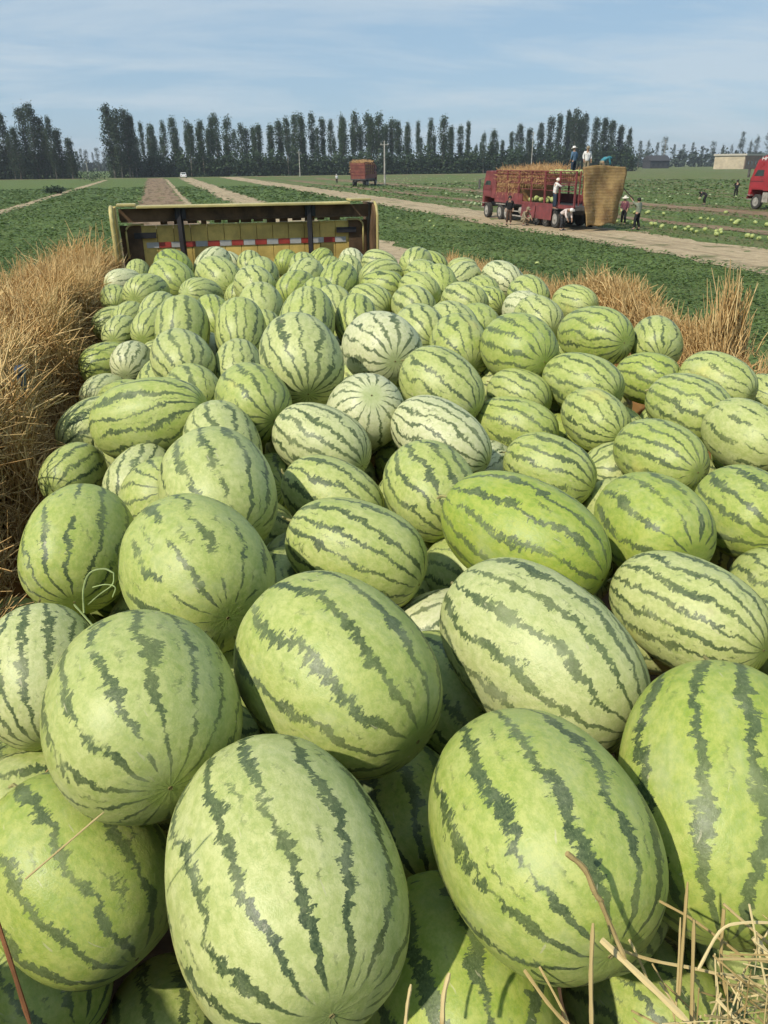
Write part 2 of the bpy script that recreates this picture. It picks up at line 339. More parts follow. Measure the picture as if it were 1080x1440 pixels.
def bush(u, v, Y, w, h, label, seed):
    rg = np.random.default_rng(seed); b = at_y(u, v, Y); e = empty('bush', (b.x, Y, 0)); tag(e, label, 'bush')
    mb = MB()
    for k in range(5): a = k*1.26; mb.tube([(0, 0, 0), (math.cos(a)*w*0.3, math.sin(a)*w*0.2, h*0.6)], [0.05, 0.02], 4)
    mb.build('stem', M_BARK, e); C = rg.normal(size=(420, 3))*np.array([w*0.28, w*0.2, h*0.22])+np.array([0, 0, h*0.55]); C[:, 2] = np.maximum(C[:, 2], 0.1)
    V, Q = leaf_quads(C, np.full(420, 0.4), rg, 0.1); link('foliage', np_mesh('foliage', V, Q, np.repeat(rg.random(420)*0.8, 4)), M_CROWN[0], e)
bush(130, 250, 225, 7.0, 2.4, 'low dark bush at the field edge before the windbreak gap', 3)
bush(75, 262, 125, 2.2, 0.9, 'tiny dark bush beside the narrow pale ditch path', 4)

# ================================================================ far buildings, poles, car
M_POLE = plain('weathered_concrete_pole', (0.42, 0.40, 0.36), 0.9, 0.1)
def pole(u, top, base, Y, label):
    b = at_y(u, base, Y); h = at_y(u, top, Y).z; e = empty('utility_pole', (b.x, Y, 0)); tag(e, label, 'pole', 'utility poles along the fields')
    MB().tube([(0, 0, 0), (0, 0, h)], [0.17, 0.11], 8).build('shaft', M_POLE, e); MB().box((0, 0, h-0.6), (1.5, 0.1, 0.1)).build('crossarm', M_POLE, e)
    for x in (-0.6, 0, 0.6): MB().tube([(x, 0, h-0.6), (x, 0, h-0.3)], [0.05, 0.04], 6).build('insulator', M_POLE, e)
pole(422, 212, 247, 262, 'thin pale utility pole in front of the slender poplars')
pole(541, 198, 260, 140, 'utility pole standing beside the remote red truck')
pole(747, 185, 235, 270, 'utility pole behind the load of the stake truck')
pole(932, 196, 232, 400, 'utility pole before the remote wood near the dark roofed house')
pole(124, 226, 246, 330, 'short utility pole in the windbreak gap')
pole(1078, 182, 234, 400, 'utility pole beside the long beige shed')
M_BEIGE = plain('beige_plaster', (0.50, 0.42, 0.30), 0.9, 0.1, 0.12, 0.6); M_BROWNWALL = plain('brown_wall', (0.25, 0.165, 0.115), 0.9, 0.1, 0.2, 0.4)  # side and rear walls get a darker brown than the end walls
M_EAVE = plain('pale_concrete', (0.48, 0.44, 0.37), 0.9, 0.1, 0.1); M_DARKROOF = plain('dark_roof', (0.055, 0.055, 0.06), 0.8, 0.2); M_WIN = plain('dark_window', (0.02, 0.025, 0.03), 0.2, 0.5, 0.1)
def shed():
    Y = 330.0; a = at_y(1003, 236, Y).x; h = at_y(1030, 219, Y).z; e = empty('farm_shed', (a, Y, 0)); tag(e, 'long flat roofed shed with beige end wall and brown side', 'building')
    rz = Matrix.Rotation(R(38), 3, 'Z')
    def bx(lo, hi): m = MB(); m.span(lo, hi); m.v = [rz @ v for v in m.v]; return m
    w = 13.0; L = 46.0
    bx((0, -w, 0), (0.4, 0, h)).build('end_wall', M_BEIGE, e); bx((0.41, -w-0.3, 0), (L, -w+0.1, h-0.01)).build('side_wall', M_BROWNWALL, e)
    bx((0.41, -0.4, 0), (L, 0, h-0.01)).build('rear_wall', M_BROWNWALL, e); bx((L, -w, 0), (L+0.4, 0, h)).build('end_wall', M_BEIGE, e)
    bx((-0.5, -w-0.8, h+0.003), (L+0.9, 0.5, h+0.75)).build('roof', M_EAVE, e)
    for k in range(6): bx((5+k*6.5, -w-0.36, 1.6), (7+k*6.5, -w-0.302, 3.2)).build('window', M_WIN, e)
shed()
def house():
    Y = 395.0; a = at_y(914, 232, Y).x; b = at_y(941, 232, Y).x; h = at_y(925, 226, Y).z; e = empty('farmhouse', (a, Y, 0)); tag(e, 'low farmhouse with dark roof in front of the remote wood', 'building')
    w = b-a; MB().span((0, 0, 0), (w, 7, h)).build('wall', M_DARKROOF, e); m = MB(); m.prism([(-0.7, h+0.01), (7.7, h+0.01), (3.5, h+2.6)], -0.5, w+0.5); m.build('roof', M_DARKROOF, e)
    for k in range(4): MB().span((1.5+k*w/4, -0.06, 1.0), (2.8+k*w/4, -0.002, 2.2)).build('window', M_WIN, e)
house()
M_TYRE = plain('tyre_rubber', (0.055, 0.052, 0.048), 0.85, 0.2); M_RIM = plain('dusty_steel_rim', (0.33, 0.31, 0.28), 0.6, 0.4, 0.2); M_GLASS = plain('dark_glass', (0.035, 0.05, 0.05), 0.1, 0.6, 0.1)
M_WHITEPAINT = plain('white_paint', (0.78, 0.78, 0.76), 0.35, 0.5, 0.06)
def wheel(parent, x, y, r, w=0.28, side=1, mats=None):
    t = MB().lathe([(-w/2, r*0.62), (-w/2, r*0.93), (-w*0.36, r), (w*0.36, r), (w/2, r*0.93), (w/2, r*0.62)], (x, y, r), 'X', 18).build('wheel', M_TYRE, parent, smooth=False)
    xo = x+side*w/2
    MB().lathe([(0, r*0.60), (side*-0.06, r*0.52), (side*-0.06, r*0.25), (side*0.03, r*0.22), (side*0.05, r*0.1)], (xo+side*0.004, y, r), 'X', 14).build('rim', M_RIM, t)
    return t
def car():
    b = at_y(258, 249, 258.0); e = empty('parked_car', (b.x, 258, 0.02)); tag(e, 'tiny white car parked on the cross road by the windbreak', 'car')
    MB().prism([(-2.1, 0.35), (2.1, 0.35), (2.1, 0.85), (1.3, 0.98), (-1.9, 1.0), (-2.1, 0.8)], -0.86, 0.86).build('body', M_WHITEPAINT, e, 0.05)
    MB().prism([(-1.8, 1.003), (1.1, 1.003), (0.4, 1.5), (-1.5, 1.52)], -0.74, 0.74).build('cabin', M_WHITEPAINT, e, 0.05)
    MB().box((0, -1.72, 1.25), (1.2, 0.03, 0.36), Matrix.Rotation(R(-28), 3, 'X')).build('rear_window', M_GLASS, e)
    for s in (-1, 1):
        MB().span((s*0.75-0.01, -1.3, 1.08), (s*0.75+0.01, 0.5, 1.42)).build('side_window', M_GLASS, e)
        MB().box((s*0.66, -2.1, 0.78), (0.3, 0.05, 0.14)).build('tail_light', plain('red_lens', (0.35, 0.02, 0.02), 0.3, 0.5), e)
        for y in (-1.3, 1.3): wheel(e, s*0.78, y, 0.32, 0.2, s)
car()

# ================================================================ trucks
M_RED = plain('faded_red_paint', (0.20, 0.050, 0.050), 0.6, 0.35, 0.22, 1.6); M_REDDK = plain('dark_red_paint', (0.13, 0.022, 0.026), 0.5, 0.35, 0.2, 1.6)
M_REDLT = plain('bright_red_paint', (0.34, 0.028, 0.036), 0.35, 0.5, 0.15, 1.2); M_CHASSIS = plain('chassis_grey', (0.11, 0.105, 0.10), 0.8, 0.2, 0.3)
M_DUSTY = plain('dusty_metal', (0.34, 0.31, 0.27), 0.75, 0.2, 0.25)
def strawmat(name, a, b, c):
    t = NT(name, 0.75, 0.2); k = t.attr('tone')[2]; p = t.pos(); f = t.noise(p, 3.0, 4)
    col = t.mix(k, a, b); col = t.mix(t.math('MULTIPLY', t.ramp(f, 0.45, 0.7), 0.5), col, c); t.color(col); return t.m
M_STRAW = strawmat('straw', (0.40, 0.235, 0.085), (0.84, 0.63, 0.31), (0.58, 0.35, 0.13))
M_STRAWDK = strawmat('dark_straw', (0.27, 0.15, 0.055), (0.44, 0.27, 0.105), (0.33, 0.18, 0.065))  # darker straw tone for the solid cores behind the stalks
M_STALK = strawmat('dry_stalk', (0.32, 0.225, 0.085), (0.64, 0.52, 0.27), (0.44, 0.32, 0.13))
M_LOADSTRAW = strawmat('load_straw', (0.40, 0.23, 0.10), (0.66, 0.44, 0.22), (0.48, 0.28, 0.12))
def strands(name, B, D, L, rad, rg, m, parent=None, bend=0.25, sides=3):
    """thin bent stalks: B roots, D unit directions, L lengths"""
    n = len(B); D = D/np.linalg.norm(D, axis=1)[:, None]; side = rg.normal(size=(n, 3)); side -= D*(side*D).sum(1)[:, None]; side /= np.linalg.norm(side, axis=1)[:, None]
    P0 = B; P1 = B+D*(L*0.5)[:, None]+side*(L*bend*0.18*rg.random(n))[:, None]; P2 = B+D*L[:, None]+side*(L*bend*rg.uniform(-1, 1, n))[:, None]+np.array([0, 0, -1])*(L*bend*0.4*rg.random(n))[:, None]
    a = side; b = np.cross(D, a); V = []
    for P, k in ((P0, 1.0), (P1, 0.9), (P2, 0.45)):
        for s in range(sides):
            an = 2*math.pi*s/sides; V.append(P+(a*math.cos(an)+b*math.sin(an))*(rad*k)[:, None])
    V = np.stack(V, 1).reshape(-1, 3); base = np.arange(n)[:, None]*(3*sides); F = []
    for r in range(2):
        for s in range(sides): F.append(base+np.array([[r*sides+s, r*sides+(s+1) % sides, (r+1)*sides+(s+1) % sides, (r+1)*sides+s]]))
    Q = np.stack(F, 1).reshape(-1, 4); tone = np.repeat(np.clip(rg.normal(0.5, 0.3, n), 0, 1), 3*sides)
    return link(name, np_mesh(name, V, Q, tone), m, parent)

def truck_cab(e, x0, x1, y0, y1, z0, z1, m, dark, logo=None):
    """cab-over truck cab facing +y; outer shell with door, glass, steps, mirror"""
    w = x1-x0; f = y1; h = z1-z0
    MB().prism([(y0, z0+0.35), (y0, z1-0.05), (y0+0.3, z1), (f-0.55, z1), (f-0.12, z0+h*0.56), (f, z0+h*0.5), (f, z0), (f-0.25, z0-0.1), (f-0.35, z0+0.42), (f-1.55, z0+0.42), (f-1.65, z0+0.35)], x0, x1).build('cab_body', m, e, 0.04)
    for s, x in ((-1, x0), (1, x1)):
        d = MB().span((x-0.018, f-1.60, z0+0.5), (x+0.018, f-0.30, z1-0.55)).build('door', m, e, 0.01)
        MB().prism([(f-1.45, z0+h*0.57), (f-1.45, z1-0.62), (f-0.72, z1-0.62), (f-0.42, z0+h*0.57)], x-0.026, x+0.026).build('side_window', M_GLASS, d)
        MB().box((x+s*0.03, f-1.4, z0+h*0.46), (0.03, 0.2, 0.05)).build('handle', dark, d)
        MB().span((x-0.022, f-1.58, z0+h*0.40), (x+0.022, f-0.15, z0+h*0.43)).build('trim_strip', dark, e)
        mr = MB().bar((x, f-0.25, z1-0.5), (x+s*0.28, f-0.12, z1-0.55), 0.04).build('mirror_arm', M_CHASSIS, e)
        MB().box((x+s*0.30, f-0.12, z1-0.85), (0.08, 0.22, 0.62)).build('mirror', M_CHASSIS, mr, 0.02)
        for k in range(2): MB().box((x-s*0.10, f-0.12-0.06*k, z0+0.02-0.3*k), (0.22, 0.45, 0.05)).build('step', M_DUSTY, e)
        MB().box((x0+w*(0.15 if s < 0 else 0.85), f+0.02, z0+0.12), (0.4, 0.06, 0.22)).build('headlight', M_EAVE, e)
    MB().box(((x0+x1)/2, f-0.335, z0+h*0.77), (w*0.86, 0.03, h*0.36), Matrix.Rotation(R(-14), 3, 'X')).build('windscreen', M_GLASS, e)
    MB().span((x0+0.05, f+0.01, z0-0.25), (x1-0.05, f+0.14, z0+0.03)).build('bumper', dark, e)
    for k in range(4): MB().span((x0+0.35, f+0.012, z0+0.35+k*0.15), (x1-0.35, f+0.035, z0+0.42+k*0.15)).build('grille_bar', M_CHASSIS, e)

def stake_truck():
    X0, X1 = 22.0, 24.5; YR, YF = 40.9, 52.0; ZB, ZT = 1.22, 3.05
    e = empty('stake_truck', (X0, YR, 0)); tag(e, 'loaded red stake truck with drop sides standing on the dusty track', 'truck')
    o = Vector((X0, YR, 0))
    def P(m): m.v = [v-o for v in m.v]; return m
    class T(MB):
        def build(s, *a, **k): P(s); return MB.build(s, *a, **k)
    # cab (built in local space)
    truck_cab(e, 0.02, X1-X0-0.02, YF-YR+0.15, YF-YR+2.35, 0.95, 3.0, M_RED, M_REDDK)
    T().span((X0+0.05, YF+0.02, 1.0), (X1-0.05, YF+0.12, 3.08)).build('front_bulkhead', M_REDDK, e)
    for x in (X0+0.55, X1-0.75): T().span((x, YR+0.2, 0.80), (x+0.2, YF+2.0, 1.04)).build('chassis_rail', M_CHASSIS, e)
    T().span((X0, YR, 1.05), (X1, YF, ZB)).build('bed_floor', M_CHASSIS, e)
    for side, x in ((-1, X0), (1, X1)):
        s0, s1 = (x-0.03, x+0.03)
        T().span((s0-0.02, YR, 1.10), (s1+0.02, YF, 1.30)).build('sill_rail', M_RED, e)
        # closed lower panels over the front half, hanging drop sides further back
        ys = [YF, YF-2.2, YF-4.4]
        for a, b in zip(ys, ys[1:]): T().span((s0, b+0.04, 1.305), (s1, a-0.04, 1.72)).build('side_panel', M_RED, e, 0.01)
        if side < 0:
            for a, b in ((47.5, 45.6), (45.45, 43.4)):
                d = T().box((x-0.10, (a+b)/2, 0.76), (0.05, a-b, 0.68), Matrix.Rotation(R(4), 3, 'Y')).build('drop_side', M_RED, e, 0.01)
        else:
            for a, b in ((47.5, 45.6), (45.45, 43.4), (43.3, 41.0)): T().span((s0, b, 1.305), (s1, a, 1.72)).build('drop_side', M_RED, e, 0.01)
        # posts and rails
        n = 7
        for k in range(n):
            y = YF-0.05-(YF-YR-0.1)*k/(n-1); T().span((x-0.045, y-0.05, 1.306), (x+0.045, y+0.05, ZT)).build('stake_post', M_RED, e)
        for z in (2.0, 2.32, 2.42, 2.64, 2.84, 3.0):
            if side < 0 and z == 2.0: y1 = YF-0.01
            T().span((x-0.02-0.004, YR, z), (x+0.02+0.004, YF, z+(0.05 if z in (2.32, 3.0) else 0.03))).build('stake_rail', M_RED, e)
        # thin upright slats of the upper lattice
        for k in range(46):
            y = YF-0.15-k*0.235
            if y < YR+0.05: break
            T().span((x-0.012, y-0.013, 2.42), (x+0.012, y+0.013, ZT)).build('lattice_slat', M_RED, e)
        for k in range(15):
            y = YF-0.15-k*0.235; T().span((x-0.012, y-0.013, 1.72), (x+0.012, y+0.013, 2.42)).build('lattice_slat', M_RED, e)
    for k in range(8): T().span((X0+0.2+k*0.3, YR-0.02, 1.3), (X0+0.26+k*0.3, YR+0.03, ZT)).build('tail_slat', M_RED, e)
    for s, x in ((-1, X0+0.18), (1, X1-0.18)):
        for y in (YF+1.55, YF-0.75, YF-1.85, 45.6, 44.4, 43.2): wheel(e, x-X0, y-YR, 0.50, 0.30, s)
        T().span((x-0.16, YF-2.7, 0.96), (x+0.16, YF-0.1, 1.045)).build('mudguard', M_DUSTY, e)
    T().lathe([(-0.7, 0.3), (0.7, 0.3)], (X0+0.35, 47.6, 0.72), 'Y', 12).build('fuel_tank', M_DUSTY, e)
    T().span((X0+0.1, 46.3, 0.35), (X0+0.2, 49.6, 0.42)).build('guard_rail', M_DUSTY, e); T().span((X0+0.1, 46.3, 0.62), (X0+0.2, 49.6, 0.68)).build('guard_rail', M_DUSTY, e)
    T().span((X0+0.05, 41.3, 0.5), (X0+0.15, 42.4, 0.95)).build('mudflap', M_CHASSIS, e)
    # straw lining and heaped straw
    rg = np.random.default_rng(8); n = 9000
    B = np.stack([np.where(rg.random(n) < 0.62, X0+0.04+rg.random(n)*0.12, rg.uniform(X0+0.1, X1-0.1, n)), rg.uniform(44.6, YF-0.05, n), rg.uniform(1.75, 2.95, n)], 1)
    up = B[:, 0] > X0+0.21; B[up, 2] = 2.85+rg.random(up.sum())*0.25+0.12*np.sin(B[up, 1]*1.1)
    k = (B[:, 1] > YF-3.5) | (B[:, 2] > 2.38); B = B[k]; D = rg.normal(size=(len(B), 3)); D[:, 0] *= 0.25
    ld = strands('straw_load', B, D, rg.uniform(0.2, 0.5, len(B)), rg.uniform(0.008, 0.016, len(B)), rg, M_LOADSTRAW)
    tag(ld, 'orange straw lining and heaped straw on the loaded stake truck', 'straw', kind='stuff')
    m = MB(); m.span((X0+0.20, 48.3, 1.23), (X1-0.12, YF-0.02, 2.86)); m.span((X0+0.20, 44.8, 2.44), (X1-0.12, 48.29, 2.86)); m2 = m.build('straw_core', M_LOADSTRAW, ld)
    # melons loaded at the open tail
    return e
stake_truck()
def quilt():
    """heavy brown quilted cover hung over the tail of the truck"""
    nx, nz = 26, 34; V = []; rg = np.random.default_rng(2)
    for j in range(nz+1):
        t = j/nz
        for i in range(nx+1):
            s = i/nx; sw = 0.28*t; x = 22.05+s*(2.85-0.75*t**1.5)+0.30*t; z = 3.22-t*(2.95-0.12*s)+0.10*math.sin(s*3.1)*(1-t)
            y = 40.55+0.45*s-0.42*t-0.11*math.sin(s*8+t*3)*(0.25+t)-0.05*math.sin(s*19-t*2)*t-0.03*math.sin(t*9+s*5)+rg.normal()*0.012
            x += 0.05*math.sin(t*7+1)*(abs(s-0.5)*2)**4+0.03*math.sin(t*17)*(s > 0.9); z += 0.06*math.sin(s*11)*t**6+0.03*math.sin(s*6)*(1-t)**6
            V.append((x, y, z))
    k = nx+1; F = [(j*k+i, j*k+i+1, (j+1)*k+i+1, (j+1)*k+i) for j in range(nz) for i in range(nx)]
    t = NT('brown_quilted_cloth', 0.9, 0.1); p = t.pos(); z = t.xyz(p); f = t.noise(p, 1.3, 5, 0.65); g = t.noise(p, 18, 3)
    b = t.math('SINE', t.math('MULTIPLY', z[2], 42.0)); col = t.mix(t.ramp(f, 0.3, 0.7), (0.19, 0.115, 0.055), (0.34, 0.235, 0.105)); col = t.mix(t.math('MULTIPLY', t.ramp(b, 0.8, 1.0), 0.12), col, (0.16, 0.09, 0.04))
    t.color(col); t.bump(t.math('ADD', t.math('MULTIPLY', b, 0.25), t.math('ADD', g, f)), 0.5, 0.03)
    me = bpy.data.meshes.new('quilt'); me.from_pydata(V, [], F); o = link('quilt_cover', me, t.m, smooth=True)
    md = o.modifiers.new('thick', 'SOLIDIFY'); md.thickness = 0.05
    tag(o, 'brown quilted cover hanging from the tail of the stake truck', 'cover')
quilt()
M_REDUST = plain('dusty_red_brown_paint', (0.21, 0.075, 0.055), 0.7, 0.25, 0.25, 1.2)
def box_truck():
    e = empty('cargo_truck', (31.6, 136.6, 0), R(-26)); tag(e, 'remote dusty red cargo truck beside the field track and pole', 'truck')
    MB().span((0, 0, 1.0), (2.5, 8.0, 1.2)).build('bed_floor', M_CHASSIS, e)
    for x in (0.0, 2.44):
        MB().span((x, 0, 1.21), (x+0.06, 8.0, 1.9)).build('side_panel', M_REDUST, e)
        for k in range(6): MB().span((x-0.03, k*1.57, 1.21), (x+0.09, k*1.57+0.12, 3.7)).build('stake_post', M_REDDK, e)
        for z in (2.2, 2.7, 3.2, 3.62): MB().span((x-0.01, 0, z), (x+0.07, 8.0, z+0.1)).build('stake_rail', M_REDUST, e)
    MB().span((0.07, -0.06, 1.21), (2.43, 0.0, 3.6)).build('tail_gate', M_REDUST, e)
    for z in (1.7, 2.2, 2.7, 3.2): MB().span((0.1, -0.1, z), (2.4, -0.065, z+0.08)).build('tail_rail', M_REDDK, e)
    truck_cab(e, 0.05, 2.45, 8.2, 10.3, 0.9, 3.3, M_REDUST, M_REDDK)
    for s, x in ((-1, 0.2), (1, 2.3)):
        for y in (1.4, 2.7, 9.5): wheel(e, x, y, 0.5, 0.3, s)
    for x in (0.6, 1.7): MB().span((x, 0.1, 0.75), (x+0.2, 9.6, 0.99)).build('chassis_rail', M_CHASSIS, e)
    rg = np.random.default_rng(9); n = 2500; B = np.stack([rg.uniform(0.12, 2.36, n), rg.uniform(0.1, 7.9, n), 3.5+rg.random(n)*0.35], 1); k = rg.random(n) < 0.4; B[k, 0] = 0.1; B[k, 2] = rg.uniform(1.9, 3.6, k.sum())
    c = math.cos(R(-26)); s = math.sin(R(-26)); B = np.stack([31.6+B[:, 0]*c-B[:, 1]*s, 136.6+B[:, 0]*s+B[:, 1]*c, B[:, 2]], 1)
    ld = strands('straw_load', B, rg.normal(size=(n, 3)), rg.uniform(0.3, 0.6, n), rg.uniform(0.02, 0.04, n), rg, M_LOADSTRAW); tag(ld, 'pale straw load heaped in the remote cargo truck', 'straw', kind='stuff')
    m = MB(); m.span((0.15, 0.1, 1.21), (2.33, 7.9, 3.5)); m.v = [Vector((31.6+v.x*c-v.y*s, 136.6+v.x*s+v.y*c, v.z)) for v in m.v]; m.build('straw_core', M_LOADSTRAW, ld)
box_truck()
def red_cab_truck():
    # nose at about (43.9, 55.9), heading +y, body runs back out of the picture
    e = empty('tractor_truck', (45.0, 44.3, 0)); tag(e, 'bright red truck with tall cab and white roof lettering beyond the melon rows', 'truck')
    truck_cab(e, 0, 2.5, 9.0, 11.4, 1.0, 3.45, M_REDLT, M_REDDK)
    MB().prism([(9.05, 3.46), (9.05, 3.95), (10.2, 3.85), (11.0, 3.50), (11.0, 3.46)], 0.12, 2.38).build('roof_deflector', M_REDLT, e, 0.05)
    tx = empty('lettering', (0, 0, 0)); tx.parent = e
    # white marks on the side of the roof deflector, too blurred in the photograph to read
    pen = 10.55
    for i, w in enumerate((0.30, 0.26, 0.30, 0.28)):
        a = pen-i*0.40
        MB().bar((0.108, a, 3.50), (0.108, a-0.05, 3.75), 0.03, 0.05).build('letter_stroke', M_WHITEPAINT, tx); MB().bar((0.108, a-w, 3.50), (0.108, a-w-0.04, 3.75), 0.03, 0.05).build('letter_stroke', M_WHITEPAINT, tx)
        MB().bar((0.106, a-0.02, 3.63+0.03*(i % 2)), (0.106, a-w-0.02, 3.63+0.05*(i % 3)), 0.03, 0.05).build('letter_stroke', M_WHITEPAINT, tx)
    MB().span((-0.02, 9.1, 0.55), (0.3, 9.7, 1.25)).build('side_box', M_DUSTY, e)
    for x in (0.6, 1.7): MB().span((x, 0.0, 0.75), (x+0.2, 10.8, 0.99)).build('chassis_rail', M_CHASSIS, e)
    MB().span((0, 0, 1.0), (2.5, 8.6, 1.22)).build('bed_floor', M_CHASSIS, e)
    for x in (0.0, 2.44):
        MB().span((x, 0, 1.223), (x+0.06, 8.6, 1.9)).build('side_panel', M_REDLT, e)
        for k in range(6): MB().span((x-0.03, k*1.69, 1.223), (x+0.09, k*1.69+0.12, 3.4)).build('stake_post', M_REDDK, e)
        for z in (2.3, 2.8, 3.3): MB().span((x-0.01, 0, z), (x+0.07, 8.6, z+0.1)).build('stake_rail', M_REDLT, e)
    for s, x in ((-1, 0.2), (1, 2.3)):
        for y in (1.2, 2.5, 10.45): wheel(e, x, y, 0.55, 0.3, s)
red_cab_truck()

# ================================================================ people
M_SKIN = plain('skin', (0.40, 0.24, 0.16), 0.6, 0.3, 0.08); M_HAIR = plain('black_hair', (0.015, 0.013, 0.012), 0.6, 0.3, 0.2)
def cloth(name, c): return plain('cloth_'+name, c, 0.9, 0.1, 0.15, 9.0)
def skin_mesh(name, pts, rad, edges, root, sub=1):
    me = bpy.data.meshes.new(name); me.from_pydata(pts, edges, []); o = bpy.data.objects.new('_tmp', me); COL.objects.link(o)
    o.modifiers.new('s', 'SKIN'); d = me.skin_vertices[0].data
    for i, r in enumerate(rad): d[i].radius = (r, r) if not isinstance(r, tuple) else r; d[i].use_root = False
    d[root].use_root = True
    sm = o.modifiers.new('d', 'SUBSURF'); sm.levels = sub; sm.render_levels = sub
    dg = bpy.context.evaluated_depsgraph_get(); dg.update(); out = bpy.data.meshes.new_from_object(o.evaluated_get(dg)); bpy.data.objects.remove(o); bpy.data.meshes.remove(me); out.name = name
    out.polygons.foreach_set('use_smooth', [True]*len(out.polygons)); out.materials.clear(); return out
POSES = {  # joints for a 1.68 m figure facing +y (pelvis origin on the ground)
 'stand': dict(pelvis=(0, 0, 0.90), waist=(0, 0, 1.05), chest=(0, 0.01, 1.26), neck=(0, 0.02, 1.42), head=(0, 0.04, 1.54), el=(-0.24, -0.02, 1.13), wl=(-0.23, 0.08, 0.90), er=(0.24, -0.02, 1.13), wr=(0.22, 0.10, 0.90), kl=(-0.10, 0.03, 0.48), al=(-0.11, 0, 0.08), kr=(0.11, 0.02, 0.48), ar=(0.13, -0.03, 0.08)),
 'reach': dict(pelvis=(0, 0, 0.90), waist=(0, 0.02, 1.05), chest=(0, 0.05, 1.26), neck=(0, 0.08, 1.41), head=(0, 0.12, 1.53), el=(-0.23, 0.24, 1.20), wl=(-0.16, 0.48, 1.22), er=(0.23, 0.24, 1.22), wr=(0.16, 0.48, 1.30), kl=(-0.10, 0.03, 0.48), al=(-0.12, 0, 0.08), kr=(0.11, 0.05, 0.48), ar=(0.14, 0.02, 0.08)),
 'bend': dict(pelvis=(0, -0.12, 0.86), waist=(0, 0.02, 0.98), chest=(0, 0.24, 1.06), neck=(0, 0.40, 1.08), head=(0, 0.52, 1.08), el=(-0.24, 0.36, 0.82), wl=(-0.18, 0.46, 0.58), er=(0.24, 0.36, 0.82), wr=(0.18, 0.48, 0.60), kl=(-0.11, 0.02, 0.46), al=(-0.13, -0.08, 0.08), kr=(0.12, 0.04, 0.46), ar=(0.14, -0.04, 0.08)),
 'crouch': dict(pelvis=(0, -0.10, 0.34), waist=(0, -0.04, 0.48), chest=(0, 0.10, 0.68), neck=(0, 0.19, 0.82), head=(0, 0.26, 0.93), el=(-0.26, 0.26, 0.52), wl=(-0.16, 0.44, 0.40), er=(0.26, 0.26, 0.52), wr=(0.16, 0.44, 0.40), kl=(-0.20, 0.32, 0.46), al=(-0.16, 0.06, 0.08), kr=(0.20, 0.32, 0.46), ar=(0.16, 0.06, 0.08)),
 'pull': dict(pelvis=(0, 0, 0.89), waist=(0.02, 0, 1.04), chest=(0.05, 0.03, 1.25), neck=(0.07, 0.05, 1.40), head=(0.08, 0.08, 1.52), el=(-0.16, 0.16, 1.34), wl=(-0.20, 0.34, 1.56), er=(0.28, 0.14, 1.20), wr=(0.16, 0.36, 1.36), kl=(-0.13, 0.06, 0.48), al=(-0.20, 0, 0.08), kr=(0.14, 0.05, 0.47), ar=(0.20, -0.06, 0.08)),
}
